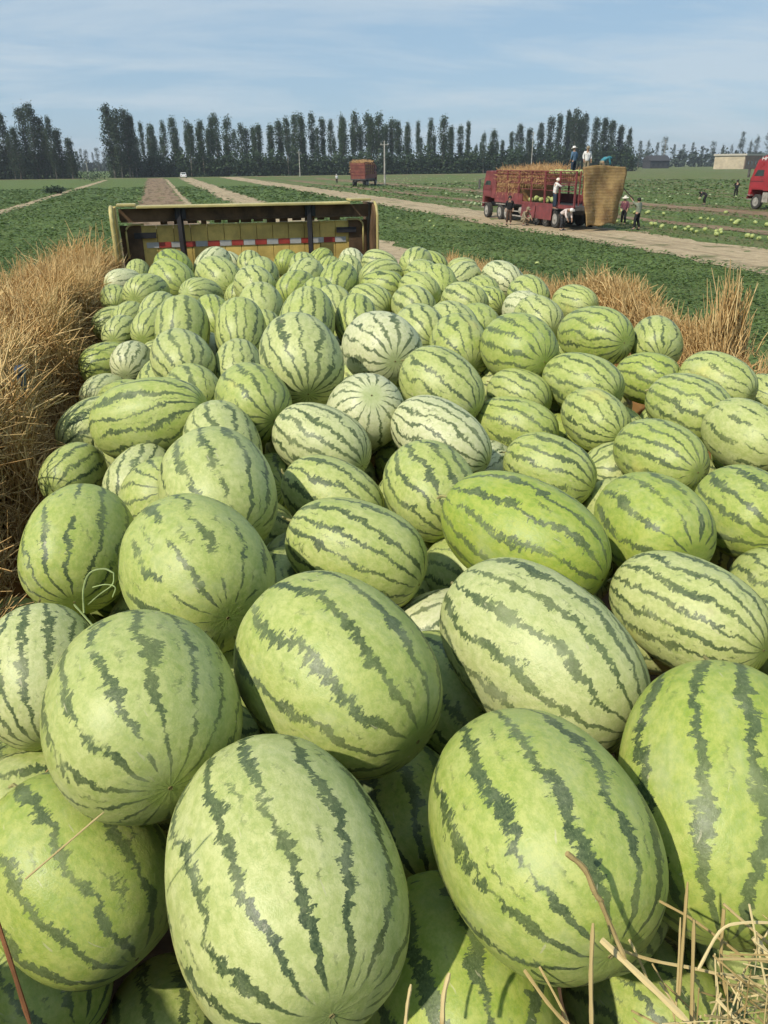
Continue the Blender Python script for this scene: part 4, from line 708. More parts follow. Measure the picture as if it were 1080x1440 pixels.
MELON_ROWS = """
-0.232 7.041 2.670 0.105 1.230 -0.056 -0.851 -0.522
0.060 6.650 2.743 0.149 1.248 0.314 -0.928 -0.202
0.037 5.914 2.734 0.158 1.316 0.405 -0.876 -0.262
-0.321 6.434 2.672 0.114 1.290 -0.862 -0.502 0.068
-0.141 5.535 2.713 0.137 1.231 -0.461 -0.887 -0.017
-0.365 5.852 2.639 0.105 1.272 0.008 -0.975 -0.220
0.381 6.759 2.741 0.142 1.277 -0.567 -0.704 -0.428
0.533 7.078 2.706 0.115 1.239 0.461 -0.849 -0.257
0.375 6.021 2.722 0.164 1.308 0.401 -0.856 -0.325
0.686 6.779 2.721 0.117 1.234 -0.215 -0.815 -0.538
0.692 6.057 2.724 0.138 1.267 -0.019 -0.933 -0.360
0.210 5.374 2.701 0.125 1.282 -0.643 -0.702 0.307
0.245 4.702 2.679 0.115 1.272 0.064 -0.895 -0.441
-0.070 4.911 2.682 0.122 1.290 -0.366 -0.854 -0.370
-0.257 5.136 2.625 0.105 1.309 -0.360 -0.927 -0.104
-0.120 4.630 2.652 0.105 1.335 -0.373 -0.900 -0.227
-0.291 4.741 2.609 0.105 1.254 -0.334 -0.941 -0.048
0.048 4.265 2.694 0.146 1.298 -0.090 -0.600 -0.795
0.575 5.469 2.738 0.141 1.304 0.163 -0.956 -0.242
0.497 5.719 2.643 0.110 1.255 -0.503 -0.788 -0.355
0.532 4.817 2.695 0.138 1.220 -0.015 -0.839 -0.544
0.352 4.221 2.688 0.139 1.337 -0.109 -0.730 -0.674
-0.262 4.940 2.484 0.105 1.256 -0.239 -0.968 -0.078
1.059 7.234 2.687 0.114 1.258 -0.378 -0.828 -0.414
1.389 7.313 2.685 0.110 1.327 -0.652 -0.701 -0.290
1.577 6.835 2.711 0.115 1.290 -0.012 -0.925 -0.379
1.080 6.444 2.721 0.123 1.277 0.013 -0.818 -0.575
0.973 5.770 2.722 0.143 1.313 -0.466 -0.781 -0.416
0.838 5.376 2.712 0.133 1.224 -0.480 -0.815 -0.326
1.352 6.787 2.671 0.105 1.305 -0.493 -0.767 -0.411
1.405 6.234 2.710 0.116 1.265 -0.123 -0.813 -0.568
1.173 5.539 2.719 0.145 1.231 -0.420 -0.801 -0.426
1.740 6.516 2.721 0.122 1.299 0.829 -0.515 -0.217
1.566 5.828 2.715 0.132 1.332 -0.959 -0.263 -0.104
1.457 5.385 2.702 0.126 1.245 0.743 -0.649 -0.161
2.018 6.385 2.731 0.138 1.296 -0.511 -0.853 -0.111
2.239 6.611 2.692 0.115 1.256 0.349 -0.861 -0.371
1.851 5.694 2.715 0.135 1.309 0.063 -0.988 -0.142
0.943 5.093 2.693 0.123 1.307 -0.130 -0.880 -0.456
1.228 4.851 2.684 0.128 1.246 0.508 -0.831 -0.226
1.646 5.125 2.705 0.128 1.320 0.373 -0.913 -0.168
1.453 4.649 2.691 0.131 1.299 0.165 -0.957 -0.238
1.019 4.350 2.681 0.125 1.302 -0.276 -0.780 -0.561
0.723 4.284 2.701 0.156 1.318 -0.193 -0.664 -0.723
0.477 3.024 2.788 0.165 1.220 -0.022 -0.870 -0.492
0.877 3.285 2.751 0.165 1.311 0.033 -0.999 -0.040
1.241 3.846 2.702 0.134 1.325 0.091 -0.983 -0.161
2.442 6.415 2.665 0.107 1.232 -0.991 0.059 -0.121
2.115 5.549 2.706 0.128 1.322 -0.844 -0.496 -0.203
2.366 5.392 2.710 0.138 1.267 0.262 -0.927 -0.269
1.853 5.320 2.703 0.137 1.278 -0.162 -0.927 -0.337
1.804 4.682 2.690 0.129 1.238 0.364 -0.892 -0.268
2.121 5.168 2.672 0.115 1.304 0.110 -0.981 -0.157
2.069 4.897 2.642 0.110 1.255 0.206 -0.958 -0.200
2.291 4.788 2.692 0.133 1.325 0.038 -0.989 -0.140
2.065 4.311 2.675 0.122 1.253 0.604 -0.762 -0.235
1.335 3.508 2.684 0.144 1.287 -0.010 -0.943 -0.334
1.474 3.992 2.680 0.136 1.268 0.043 -0.955 -0.293
1.691 4.165 2.647 0.126 1.294 -0.042 -0.978 -0.204
1.500 3.194 2.725 0.160 1.244 0.207 -0.975 -0.080
2.002 4.027 2.682 0.133 1.242 0.051 -0.980 -0.192
2.082 3.539 2.684 0.152 1.500 0.170 -0.985 0.038
2.473 4.484 2.678 0.119 1.310 0.333 -0.942 -0.040
2.364 3.418 2.658 0.130 1.288 -0.361 -0.885 -0.293
1.019 2.867 2.677 0.141 1.331 0.505 -0.761 -0.407
1.399 2.944 2.588 0.114 1.245 0.505 -0.836 -0.217
1.646 2.860 2.644 0.126 1.420 0.411 -0.902 -0.132
2.050 2.992 2.603 0.116 1.240 0.533 -0.838 -0.120
2.243 2.764 2.626 0.124 1.350 0.357 -0.925 -0.131
1.900 2.474 2.624 0.126 1.400 0.330 -0.926 -0.182
2.606 2.878 2.498 0.105 1.293 -0.131 -0.991 0.007
1.549 2.562 2.583 0.115 1.336 0.156 -0.973 -0.171
1.285 2.705 2.537 0.115 1.480 0.665 -0.710 -0.232
1.906 2.148 2.613 0.123 1.315 0.168 -0.973 -0.155
1.534 2.107 2.593 0.118 1.500 0.149 -0.989 0.016
1.165 2.181 2.557 0.115 1.420 0.619 -0.766 -0.176
1.149 1.573 2.630 0.133 1.350 0.033 -0.999 -0.043
1.503 1.645 2.590 0.127 1.300 -0.066 -0.995 -0.076
0.773 1.552 2.658 0.144 1.500 0.585 -0.779 -0.225
0.842 2.368 2.638 0.128 1.480 0.611 -0.735 -0.294
0.670 1.957 2.631 0.131 1.200 0.158 -0.879 -0.450
0.641 2.635 2.671 0.143 1.120 -0.016 -0.777 0.629
0.442 2.447 2.636 0.129 1.420 0.622 -0.732 -0.276
0.404 2.087 2.587 0.117 1.400 0.708 -0.665 -0.239
0.371 1.649 2.623 0.129 1.420 0.741 -0.604 -0.294
0.254 2.809 2.694 0.139 1.305 0.329 -0.932 -0.154
-0.115 2.769 2.671 0.146 1.450 0.886 -0.365 0.286
0.053 3.316 2.615 0.115 1.285 0.255 -0.922 -0.293
0.023 3.636 2.678 0.140 1.305 0.158 -0.942 -0.295
-0.225 4.236 2.552 0.111 1.226 -0.256 -0.927 -0.274
-0.368 4.009 2.451 0.105 1.302 -0.421 -0.898 -0.128
0.277 3.627 2.627 0.120 1.264 -0.059 -0.889 -0.455
0.427 3.910 2.480 0.105 1.291 0.184 -0.944 -0.273
0.112 2.497 2.639 0.130 1.300 0.141 -0.893 -0.427
0.069 1.965 2.695 0.155 1.300 0.159 -0.954 -0.253
-0.164 2.520 2.537 0.111 1.283 -0.330 -0.874 -0.357
-0.401 2.756 2.499 0.105 1.287 -0.468 -0.880 -0.077
-0.286 1.837 2.640 0.135 1.244 -0.068 -0.900 -0.432
-0.013 1.529 2.693 0.158 1.150 0.284 -0.951 -0.123
-0.328 1.386 2.583 0.118 1.235 0.060 -0.847 -0.528
-0.117 1.052 2.709 0.150 1.150 0.222 -0.968 -0.119
0.209 1.091 2.690 0.159 1.250 0.501 -0.836 -0.225
0.589 1.082 2.662 0.148 1.450 0.412 -0.883 -0.224
1.024 1.229 2.589 0.122 1.500 0.339 -0.941 0.006
1.423 1.403 2.487 0.105 1.222 -0.132 -0.973 0.191
0.695 0.696 2.652 0.146 1.400 -0.466 -0.786 -0.406
0.397 0.685 2.675 0.143 1.290 0.023 -0.999 -0.038
0.056 0.730 2.653 0.147 1.300 0.133 -0.989 -0.058
-0.251 0.988 2.465 0.136 1.267 0.509 -0.739 -0.442
-0.369 1.015 2.235 0.124 1.266 0.542 -0.833 -0.114
-0.147 0.921 2.115 0.113 1.329 0.117 -0.886 0.448
-0.480 1.490 2.280 0.119 1.267 0.226 -0.974 -0.033
0.278 0.664 2.423 0.137 1.262 -0.061 -0.983 0.173
0.321 1.045 2.364 0.127 1.262 -0.055 -0.998 -0.007
0.617 0.676 2.234 0.115 1.278 0.138 -0.880 0.455
0.819 0.748 2.134 0.115 1.231 -0.091 -0.846 0.526
0.904 3.342 2.148 0.112 1.286 -0.133 -0.926 -0.352
-0.665 2.479 2.058 0.107 1.331 -0.324 -0.946 0.010
0.988 4.798 2.691 0.118 1.288 0.063 -0.911 -0.407
0.520 4.528 2.620 0.105 1.309 -0.026 -0.903 -0.430
0.677 0.116 2.626 0.133 1.253 0.017 -0.995 0.101
0.954 0.171 2.600 0.136 1.286 0.772 -0.254 0.583
1.273 0.133 2.647 0.127 1.278 0.992 0.099 0.077
1.560 0.140 2.599 0.132 1.249 -0.185 0.983 -0.017
1.823 0.132 2.605 0.123 1.258 -0.543 -0.828 0.143
2.082 0.140 2.610 0.122 1.155 0.419 -0.893 -0.163
0.834 0.435 2.663 0.132 1.210 0.485 0.777 -0.400
1.112 0.408 2.603 0.138 1.292 -0.430 0.874 -0.225
1.395 0.438 2.609 0.132 1.256 -0.514 -0.617 -0.596
1.670 0.414 2.611 0.120 1.255 0.071 0.474 -0.878
1.943 0.411 2.615 0.120 1.281 0.088 0.993 0.074
1.019 0.709 2.689 0.136 1.198 0.773 -0.451 0.447
1.281 0.703 2.608 0.128 1.155 -0.385 0.919 -0.088
1.546 0.702 2.631 0.124 1.249 -0.621 -0.771 -0.143
1.800 0.661 2.621 0.126 1.213 -0.575 -0.803 -0.154
2.097 0.690 2.626 0.140 1.210 0.597 0.793 -0.123
1.359 0.978 2.638 0.131 1.164 0.751 -0.610 -0.252
1.662 0.949 2.610 0.123 1.182 -0.796 0.420 -0.436
1.956 0.948 2.647 0.124 1.264 -0.695 0.633 0.340
1.528 1.202 2.616 0.121 1.292 0.667 -0.745 0.001
1.787 1.259 2.687 0.140 1.157 0.783 0.086 -0.616
2.061 1.215 2.611 0.130 1.238 -0.193 -0.942 -0.274
1.926 1.507 2.643 0.130 1.191 0.923 0.289 -0.254
2.060 1.784 2.616 0.121 1.243 -0.947 0.281 -0.155
0.522 0.780 2.451 0.126 1.213 -0.494 0.754 0.434
0.855 0.684 2.411 0.141 1.254 0.558 0.276 0.782
0.874 0.969 2.441 0.130 1.151 0.351 -0.766 -0.539
1.145 0.939 2.427 0.138 1.191 -0.201 -0.979 -0.015
-0.366 1.253 2.358 0.127 1.221 0.994 0.105 -0.036
-0.076 1.230 2.441 0.135 1.157 -0.972 -0.229 -0.050
0.198 1.278 2.458 0.124 1.197 -0.373 0.849 -0.375
0.483 1.257 2.453 0.130 1.229 -0.340 0.864 0.372
0.759 1.238 2.444 0.127 1.255 0.755 -0.641 -0.139
1.266 1.214 2.441 0.126 1.261 0.372 0.538 -0.757
-0.252 1.500 2.380 0.124 1.257 -0.352 0.843 0.407
0.010 1.494 2.404 0.131 1.155 0.670 -0.690 -0.274
0.591 1.521 2.401 0.139 1.249 0.959 0.156 -0.237
0.885 1.487 2.390 0.125 1.277 -0.527 -0.790 0.314
1.178 1.466 2.387 0.127 1.292 -0.955 0.118 -0.274
-0.380 1.774 2.378 0.126 1.256 -0.039 0.987 -0.155
-0.096 1.765 2.379 0.136 1.216 -0.882 0.441 0.167
0.192 1.783 2.437 0.141 1.219 -0.145 -0.954 0.262
0.468 1.758 2.387 0.128 1.199 0.770 0.524 -0.363
0.754 1.752 2.428 0.132 1.288 0.710 -0.705 0.001
1.021 1.762 2.431 0.120 1.204 -0.184 0.969 -0.164
1.280 1.738 2.442 0.137 1.187 -0.345 0.936 0.064
1.546 1.839 2.361 0.128 1.272 -0.144 -0.620 0.771
-0.233 2.033 2.461 0.125 1.215 0.334 -0.809 -0.484
0.294 2.077 2.359 0.131 1.160 -0.563 -0.795 0.225
0.580 2.023 2.359 0.142 1.164 -0.697 0.701 -0.150
0.867 2.031 2.460 0.141 1.233 0.089 0.991 0.103
1.126 2.005 2.352 0.132 1.156 0.421 -0.678 -0.602
1.372 2.029 2.419 0.124 1.283 -0.151 -0.978 -0.146
1.672 2.071 2.373 0.126 1.294 0.916 -0.285 -0.281
-0.083 2.245 2.563 0.139 1.219 0.210 -0.807 0.551
0.152 2.322 2.378 0.139 1.233 0.991 -0.092 -0.097
0.455 2.338 2.314 0.137 1.214 0.254 0.925 0.281
0.700 2.273 2.404 0.130 1.285 0.134 0.377 0.917
1.239 2.353 2.406 0.125 1.288 0.922 -0.384 -0.045
1.548 2.334 2.427 0.132 1.200 -0.966 -0.021 0.259
1.835 2.365 2.358 0.128 1.188 0.781 -0.617 -0.090
2.100 2.303 2.475 0.132 1.299 0.973 0.231 -0.003
0.289 2.560 2.448 0.122 1.171 0.097 -0.948 0.305
0.548 2.634 2.404 0.134 1.241 -0.517 -0.839 0.169
0.823 2.573 2.457 0.129 1.291 0.652 -0.756 -0.050
1.103 2.592 2.402 0.125 1.278 -0.670 -0.721 0.179
1.423 2.551 2.316 0.141 1.257 0.945 0.309 0.107
1.965 2.602 2.424 0.120 1.152 -0.706 -0.232 -0.669
-0.128 2.880 2.392 0.140 1.160 0.948 -0.306 0.089
0.421 2.856 2.468 0.120 1.269 -0.439 -0.897 0.054
0.721 2.875 2.511 0.139 1.297 -0.919 0.030 -0.393
1.261 2.932 2.386 0.125 1.233 0.907 0.170 -0.386
1.517 2.830 2.367 0.135 1.191 0.386 0.463 0.798
1.803 2.866 2.394 0.140 1.164 -0.706 0.707 -0.029
2.100 2.817 2.422 0.121 1.254 0.925 -0.379 -0.030
-0.232 3.156 2.451 0.126 1.254 0.329 -0.770 -0.546
0.019 3.109 2.440 0.123 1.160 -0.000 -0.996 0.089
0.299 3.107 2.484 0.139 1.236 0.780 -0.242 0.576
0.577 3.104 2.477 0.122 1.278 -0.065 0.360 0.931
0.845 3.132 2.437 0.122 1.264 0.990 -0.105 0.098
1.129 3.123 2.484 0.122 1.196 -0.778 -0.625 0.056
1.663 3.122 2.479 0.138 1.151 0.845 -0.405 0.349
1.943 3.144 2.435 0.124 1.185 0.671 0.742 0.009
-0.380 3.402 2.450 0.141 1.171 0.831 0.495 0.252
0.458 3.405 2.461 0.130 1.221 0.704 -0.614 0.358
0.741 3.371 2.480 0.123 1.221 0.390 0.913 0.122
0.996 3.393 2.447 0.124 1.172 0.464 0.862 -0.204
1.250 3.390 2.430 0.124 1.200 -0.328 0.943 0.052
1.522 3.389 2.482 0.132 1.184 -0.676 0.737 -0.005
1.790 3.378 2.449 0.125 1.278 -0.426 0.877 -0.221
2.079 3.409 2.428 0.127 1.269 0.062 -0.993 0.103
-0.238 3.674 2.462 0.139 1.291 0.625 -0.780 -0.022
0.057 3.674 2.401 0.133 1.210 -0.076 -0.889 0.452
0.589 3.661 2.488 0.126 1.179 -0.754 0.491 -0.436
0.863 3.648 2.472 0.133 1.203 0.441 -0.851 -0.286
1.128 3.654 2.458 0.127 1.208 -0.117 -0.993 -0.005
1.401 3.656 2.467 0.122 1.194 -0.686 0.698 0.205
1.927 3.652 2.461 0.128 1.288 0.452 0.875 0.172
-0.084 3.930 2.486 0.133 1.217 -0.389 -0.859 -0.332
0.184 3.926 2.490 0.130 1.257 0.220 -0.975 0.037
1.233 3.924 2.412 0.126 1.254 0.336 0.547 -0.767
1.540 3.912 2.414 0.139 1.285 0.992 -0.081 0.096
2.100 3.940 2.455 0.121 1.292 0.034 -0.944 0.328
0.867 4.181 2.453 0.126 1.207 -0.446 0.816 -0.367
1.390 4.170 2.470 0.129 1.252 -0.267 -0.959 0.098
-0.365 4.455 2.496 0.127 1.264 0.923 0.377 0.079
-0.086 4.459 2.478 0.123 1.159 0.300 -0.399 0.867
0.175 4.458 2.507 0.137 1.261 0.223 -0.962 -0.159
0.987 4.473 2.465 0.123 1.263 0.645 0.758 -0.093
0.603 4.800 2.409 0.121 1.158 -0.793 0.484 0.370
1.006 5.003 2.410 0.124 1.260 0.492 -0.727 -0.479
1.821 4.981 2.522 0.141 1.196 -0.121 0.853 -0.507
1.407 5.276 2.456 0.136 1.236 0.847 0.438 0.303
-0.380 5.548 2.524 0.121 1.164 0.904 0.425 0.042
1.553 5.558 2.502 0.136 1.231 -0.125 -0.957 0.263
1.532 6.080 2.523 0.141 1.257 -0.919 -0.376 -0.116
1.825 6.063 2.540 0.124 1.222 -0.172 -0.813 0.556
0.027 6.369 2.556 0.123 1.255 -0.813 -0.527 0.249
0.879 6.324 2.516 0.136 1.185 0.978 0.201 -0.058
1.539 6.587 2.545 0.121 1.266 0.667 0.580 0.468
"""
FG = {  # row of MELON_ROWS: tint (pale 0 .. lime 1), stripe count, stripe width, label
107: (0.02, 12, 0.48, 'biggest pale watermelon with slim even stripes, tipped upright above the dark shaded ones'),
106: (0.60, 11, 0.50, 'big yellow-green watermelon with broken stripes just above the dry straw stalks'),
105: (0.78, 10, 0.52, 'huge lime watermelon beside the yellow-green one above the straw stalks'),
101: (0.42, 11, 0.50, 'plump watermelon with ragged patches of stripe resting on the biggest pale one'),
102: (-0.06, 14, 0.62, 'pale cream watermelon with many broad dark stripes lying slantwise between two bigger ones'),
100: (0.30, 13, 0.50, 'rounded pale watermelon with its starry blossom end touching the biggest one'),
98: (0.45, 12, 0.40, 'dull green globe watermelon with faint stripes above the curly tendril'),
103: (-0.02, 15, 0.60, 'cream watermelon densely striped behind the huge lime one'),
78: (1.0, 12, 0.48, 'brightest lime green watermelon, long and lying across the heap'),
76: (0.82, 11, 0.42, 'olive lime watermelon with thin stripes next to the brightest lime one'),
77: (0.70, 12, 0.60, 'yellowish watermelon with bold dark stripes against the olive lime one'),
97: (0.62, 12, 0.46, 'yellow tinged watermelon beside the curly tendril close to the tall straw wall'),
99: (-0.06, 15, 0.62, 'pale watermelon with crisp close stripes below the curly tendril'),
94: (0.15, 11, 0.42, 'large washed out pale watermelon behind the dull green globe one'),
84: (0.35, 13, 0.50, 'broad pale green watermelon lying behind the plump ragged striped one'),
104: (0.30, 13, 0.55, 'striped watermelon cut by the picture edge beyond the cream densely striped one'),
108: (0.75, 10, 0.55, 'shaded lime watermelon with wide stripes and a straw laid across it'),
109: (0.80, 10, 0.60, 'dark shaded watermelon with wide stripes in front of the straw-crossed one'),
110: (0.50, 10, 0.60, 'dark watermelon deep in shade under the biggest pale one'),
111: (0.60, 12, 0.50, 'dim watermelon wedged below the crisp close striped one'),
112: (0.85, 9, 0.62, 'deep green watermelon with very wide stripes in shade beneath two big ones'),
113: (0.70, 10, 0.60, 'nearly black shaded watermelon sunk behind the biggest pale one'),
114: (0.65, 11, 0.55, 'watermelon half buried by the dry straw stalks'),
115: (0.60, 11, 0.50, 'shaded watermelon behind the straw stalks under the huge lime one'),
117: (0.50, 12, 0.50, 'small dim watermelon low against the tall straw wall near the tendril'),
96: (0.45, 12, 0.50, 'dark green watermelon in the shadow of the tall straw wall'),
95: (-0.08, 14, 0.58, 'white striped watermelon beside the one shadowed by the tall straw wall'),
93: (-0.04, 14, 0.60, 'cream watermelon with jagged dark stripes above the washed out pale one'),
86: (0.50, 13, 0.55, 'long watermelon lying lengthwise against the tall straw wall'),
85: (0.45, 13, 0.55, 'watermelon whose blossom end faces the cream jagged striped one'),
82: (-0.10, 15, 0.66, 'whitest oval watermelon with bold dark stripes mid heap'),
83: (0.25, 12, 0.55, 'yellowish pale watermelon just below the whitest oval one'),
81: (-0.2, 14, 0.45, 'whitish round watermelon showing its star shaped end straight on'),
79: (-0.15, 15, 0.55, 'pinkish white long watermelon with thin dark stripes mid heap'),
80: (0.42, 13, 0.60, 'green and cream watermelon tucked behind the brightest lime one'),
75: (0.50, 13, 0.60, 'tan tinted watermelon with dark stripes above the brightest lime one'),
74: (0.55, 13, 0.55, 'yellow-green watermelon whose stripes gather at one end above the olive lime one'),
73: (0.12, 11, 0.38, 'very pale milky watermelon with faint blurred stripes'),
72: (0.55, 12, 0.50, 'flecked green watermelon above the tan tinted one'),
71: (0.35, 14, 0.55, 'watermelon with radiating stripes between the flecked and milky ones'),
69: (0.40, 14, 0.66, 'boldly striped cream watermelon above the milky pale one'),
68: (0.30, 12, 0.45, 'dusty green watermelon at the edge under the tallest straw tuft'),
67: (0.70, 12, 0.52, 'lime watermelon beside the dusty green one under the straw tuft'),
66: (0.45, 14, 0.58, 'yellow flushed striped watermelon below the long one with a starry end'),
65: (0.35, 13, 0.50, 'small green watermelon sunk beside the yellow flushed one'),
64: (0.20, 13, 0.45, 'pale oval watermelon above the pinkish white one'),
61: (0.60, 14, 0.58, 'long green watermelon with a starry end below the low straw edge'),
63: (0.30, 14, 0.50, 'pale ribbed watermelon resting against the low straw edge'),
59: (0.65, 14, 0.55, 'bright green watermelon with brown stained stripe and starry end'),
56: (0.45, 14, 0.50, 'watermelon with radiating stripes beside the brown stained one'),
45: (-0.18, 13, 0.50, 'white blotched watermelon with dark blossom end above the round star one'),
44: (-0.05, 15, 0.58, 'upright pale watermelon with crisp zigzag stripes standing proud mid heap'),
43: (0.30, 13, 0.45, 'pale watermelon partly hidden behind the upright zigzag striped one'),
}
ROWS = [tuple(map(float, l.split())) for l in MELON_ROWS.strip().splitlines()]
NVIS = 120
for i, (px, py, pz, b, ratio, ax, ay, az) in enumerate(ROWS):
    rv = random.random; tint, cnt, thick = min(1, max(-0.2, random.gauss(0.26, 0.26))), random.randint(12, 16), random.uniform(0.38, 0.64)
    g = None; detail = i >= 40 and i < NVIS
    if i in FG: tint, cnt, thick, lab = FG[i]; cnt += 1
    elif i >= NVIS and py < 2.3 and pz > 2.5: lab, g = 'watermelon at the near end of the heap past the huge lime one', 'melons at the near end'
    elif i >= NVIS:
        zone = ('under the biggest front melons' if py < 1.7 else 'below the brightest lime melon and its neighbours' if py < 2.9 else 'around the upright zigzag striped melon' if py < 4.6 else 'in the back half before the tailgate')
        if px < 0.1 and py > 1.7: zone = 'along the foot of the tall straw wall'
        elif px > 1.8: zone = 'along the foot of the low straw edge'
        lab, g = 'shaded lower layer watermelon '+zone, 'lower layer melons '+zone
    elif py > 6.4: lab, g = 'small watermelon in the last rows before the yellow tailgate', 'melons by the tailgate'
    elif px < 0.15: lab, g = 'watermelon in the rows along the tall straw wall', 'melons along the tall straw wall'
    elif px > 1.85: lab, g = 'watermelon in the rows along the low ragged straw edge', 'melons along the low straw edge'
    elif py > 4.7: lab, g = 'watermelon packed in the middle of the back half of the heap', 'melons of the back half'
    else: lab, g = 'watermelon packed mid heap around the upright zigzag striped one', 'melons mid heap'
    if g and i < NVIS:                                # say how each one looks: rind colour and length
        look = ('cream' if tint < 0.03 else 'pale green' if tint < 0.25 else 'mid green' if tint < 0.48 else 'lime green')+(' round' if ratio < 1.26 else ' oval' if ratio < 1.31 else ' long')
        lab = lab.replace('watermelon', look+' watermelon', 1)
    melon(Vector((px, py, pz)), b, ratio*random.uniform(0.97, 1.03), (ax, ay, az), tint, cnt, thick, lab, g, detail)
# melons heaped at the open tail of the stake truck and laid out in rows over the picked field
tr = np.random.default_rng(21)
for k in range(26):
    p = Vector((22.25+0.30*(k % 3)+tr.uniform(-.04, .04), 44.5-0.33*(k//3)+tr.uniform(-.04, .04), 2.92-0.0*(k % 3)+tr.uniform(-.03, .05)))
    if p.y < 41.6: continue
    melon(p, 0.145, 1.2, tr.normal(size=3), 0.15, 13, 0.45, 'watermelon heaped on top of the stake truck load', 'melons on the stake truck', False)
for k in range(9):
    melon(Vector((22.22+0.3*(k % 2), 46.9-0.36*k, 1.40+0.05*(k % 3))), 0.14, 1.2, tr.normal(size=3), 0.2, 13, 0.45, 'watermelon behind the open drop side of the stake truck', 'melons behind the drop side', False)
PALE = plain('field_melon_rind', (0.36, 0.41, 0.21), 0.45, 0.4, 0.25, 5.0)
spots = []
for x, y0, y1, step, jit in ((27.6, 26, 75, 0.75, 0.30), (28.2, 26, 70, 1.3, 0.3), (33.6, 28, 95, 0.85, 0.35), (34.3, 30, 90, 1.6, 0.4), (38.8, 40, 150, 3.4, 0.5), (45.5, 58, 170, 3.2, 0.4), (51.5, 60, 190, 3.4, 0.4), (57.5, 62, 210, 3.8, 0.5), (64, 68, 220, 4.2, 0.5), (71, 76, 230, 4.6, 0.6)):
    y = y0
    while y < y1:
        if tr.random() < 0.85 and math.sin(y*0.45+x*2.1)+math.sin(y*0.17+x) > -0.9: spots.append((x+tr.normal()*jit, y+tr.normal()*0.2))
        y += step*tr.uniform(0.5, 1.5)
spots += [(tr.uniform(4, 19), tr.uniform(14, 70)) for _ in range(14)]+[(tr.uniform(-9, -3), tr.uniform(25, 90)) for _ in range(6)]
spots = [s for s in spots if in_view(s[0], s[1], 0.1, 0.02)]; spots.sort(key=lambda s: s[0]**2+s[1]**2)
print('field melons', len(spots))
rest = []
for k, (x, y) in enumerate(spots):
    b = tr.uniform(0.09, 0.125) if x > 19.5 else tr.uniform(0.06, 0.09)
    if k < 75:
        near = x < 19.5
        melon(Vector((x, y, b*0.9+0.03)), b, 1.25, (tr.normal(), tr.normal(), 0.1), 0.30, 13, 0.45, 'small pale unripe watermelon lying among the green vines before the dusty track' if near else 'picked pale watermelon lying in a windrow beyond the dusty track',
              'overlooked melons in the vines' if near else 'picked melons in windrows', False)
    else: rest.append((x, y, b))
me = MELONS[0]; co = np.zeros(len(me.vertices)*3, np.float32); me.vertices.foreach_get('co', co); co = co.reshape(-1, 3)
# a coarse ball with the same outline is enough for the ones beyond
bm = bmesh.new(); bmesh.ops.create_icosphere(bm, subdivisions=2, radius=1.0); sv = np.array([v.co for v in bm.verts]); sf = np.array([[v.index for v in f.verts] for f in bm.faces]); bm.free()
VV = []; FF = []
for k, (x, y, b) in enumerate(rest):
    a = tr.uniform(0, 6.28); s = sv*np.array([1.25, 1, 0.95])*b; VV.append(np.stack([s[:, 0]*math.cos(a)-s[:, 1]*math.sin(a)+x, s[:, 0]*math.sin(a)+s[:, 1]*math.cos(a)+y, s[:, 2]+b*0.9+0.03], 1)); FF.append(sf+k*len(sv))
tag(link('far_melon_rows', np_mesh('far_melon_rows', np.vstack(VV), np.vstack(FF)), PALE, smooth=True), 'pale specks of picked melons in the remote windrows', 'melons', kind='stuff')

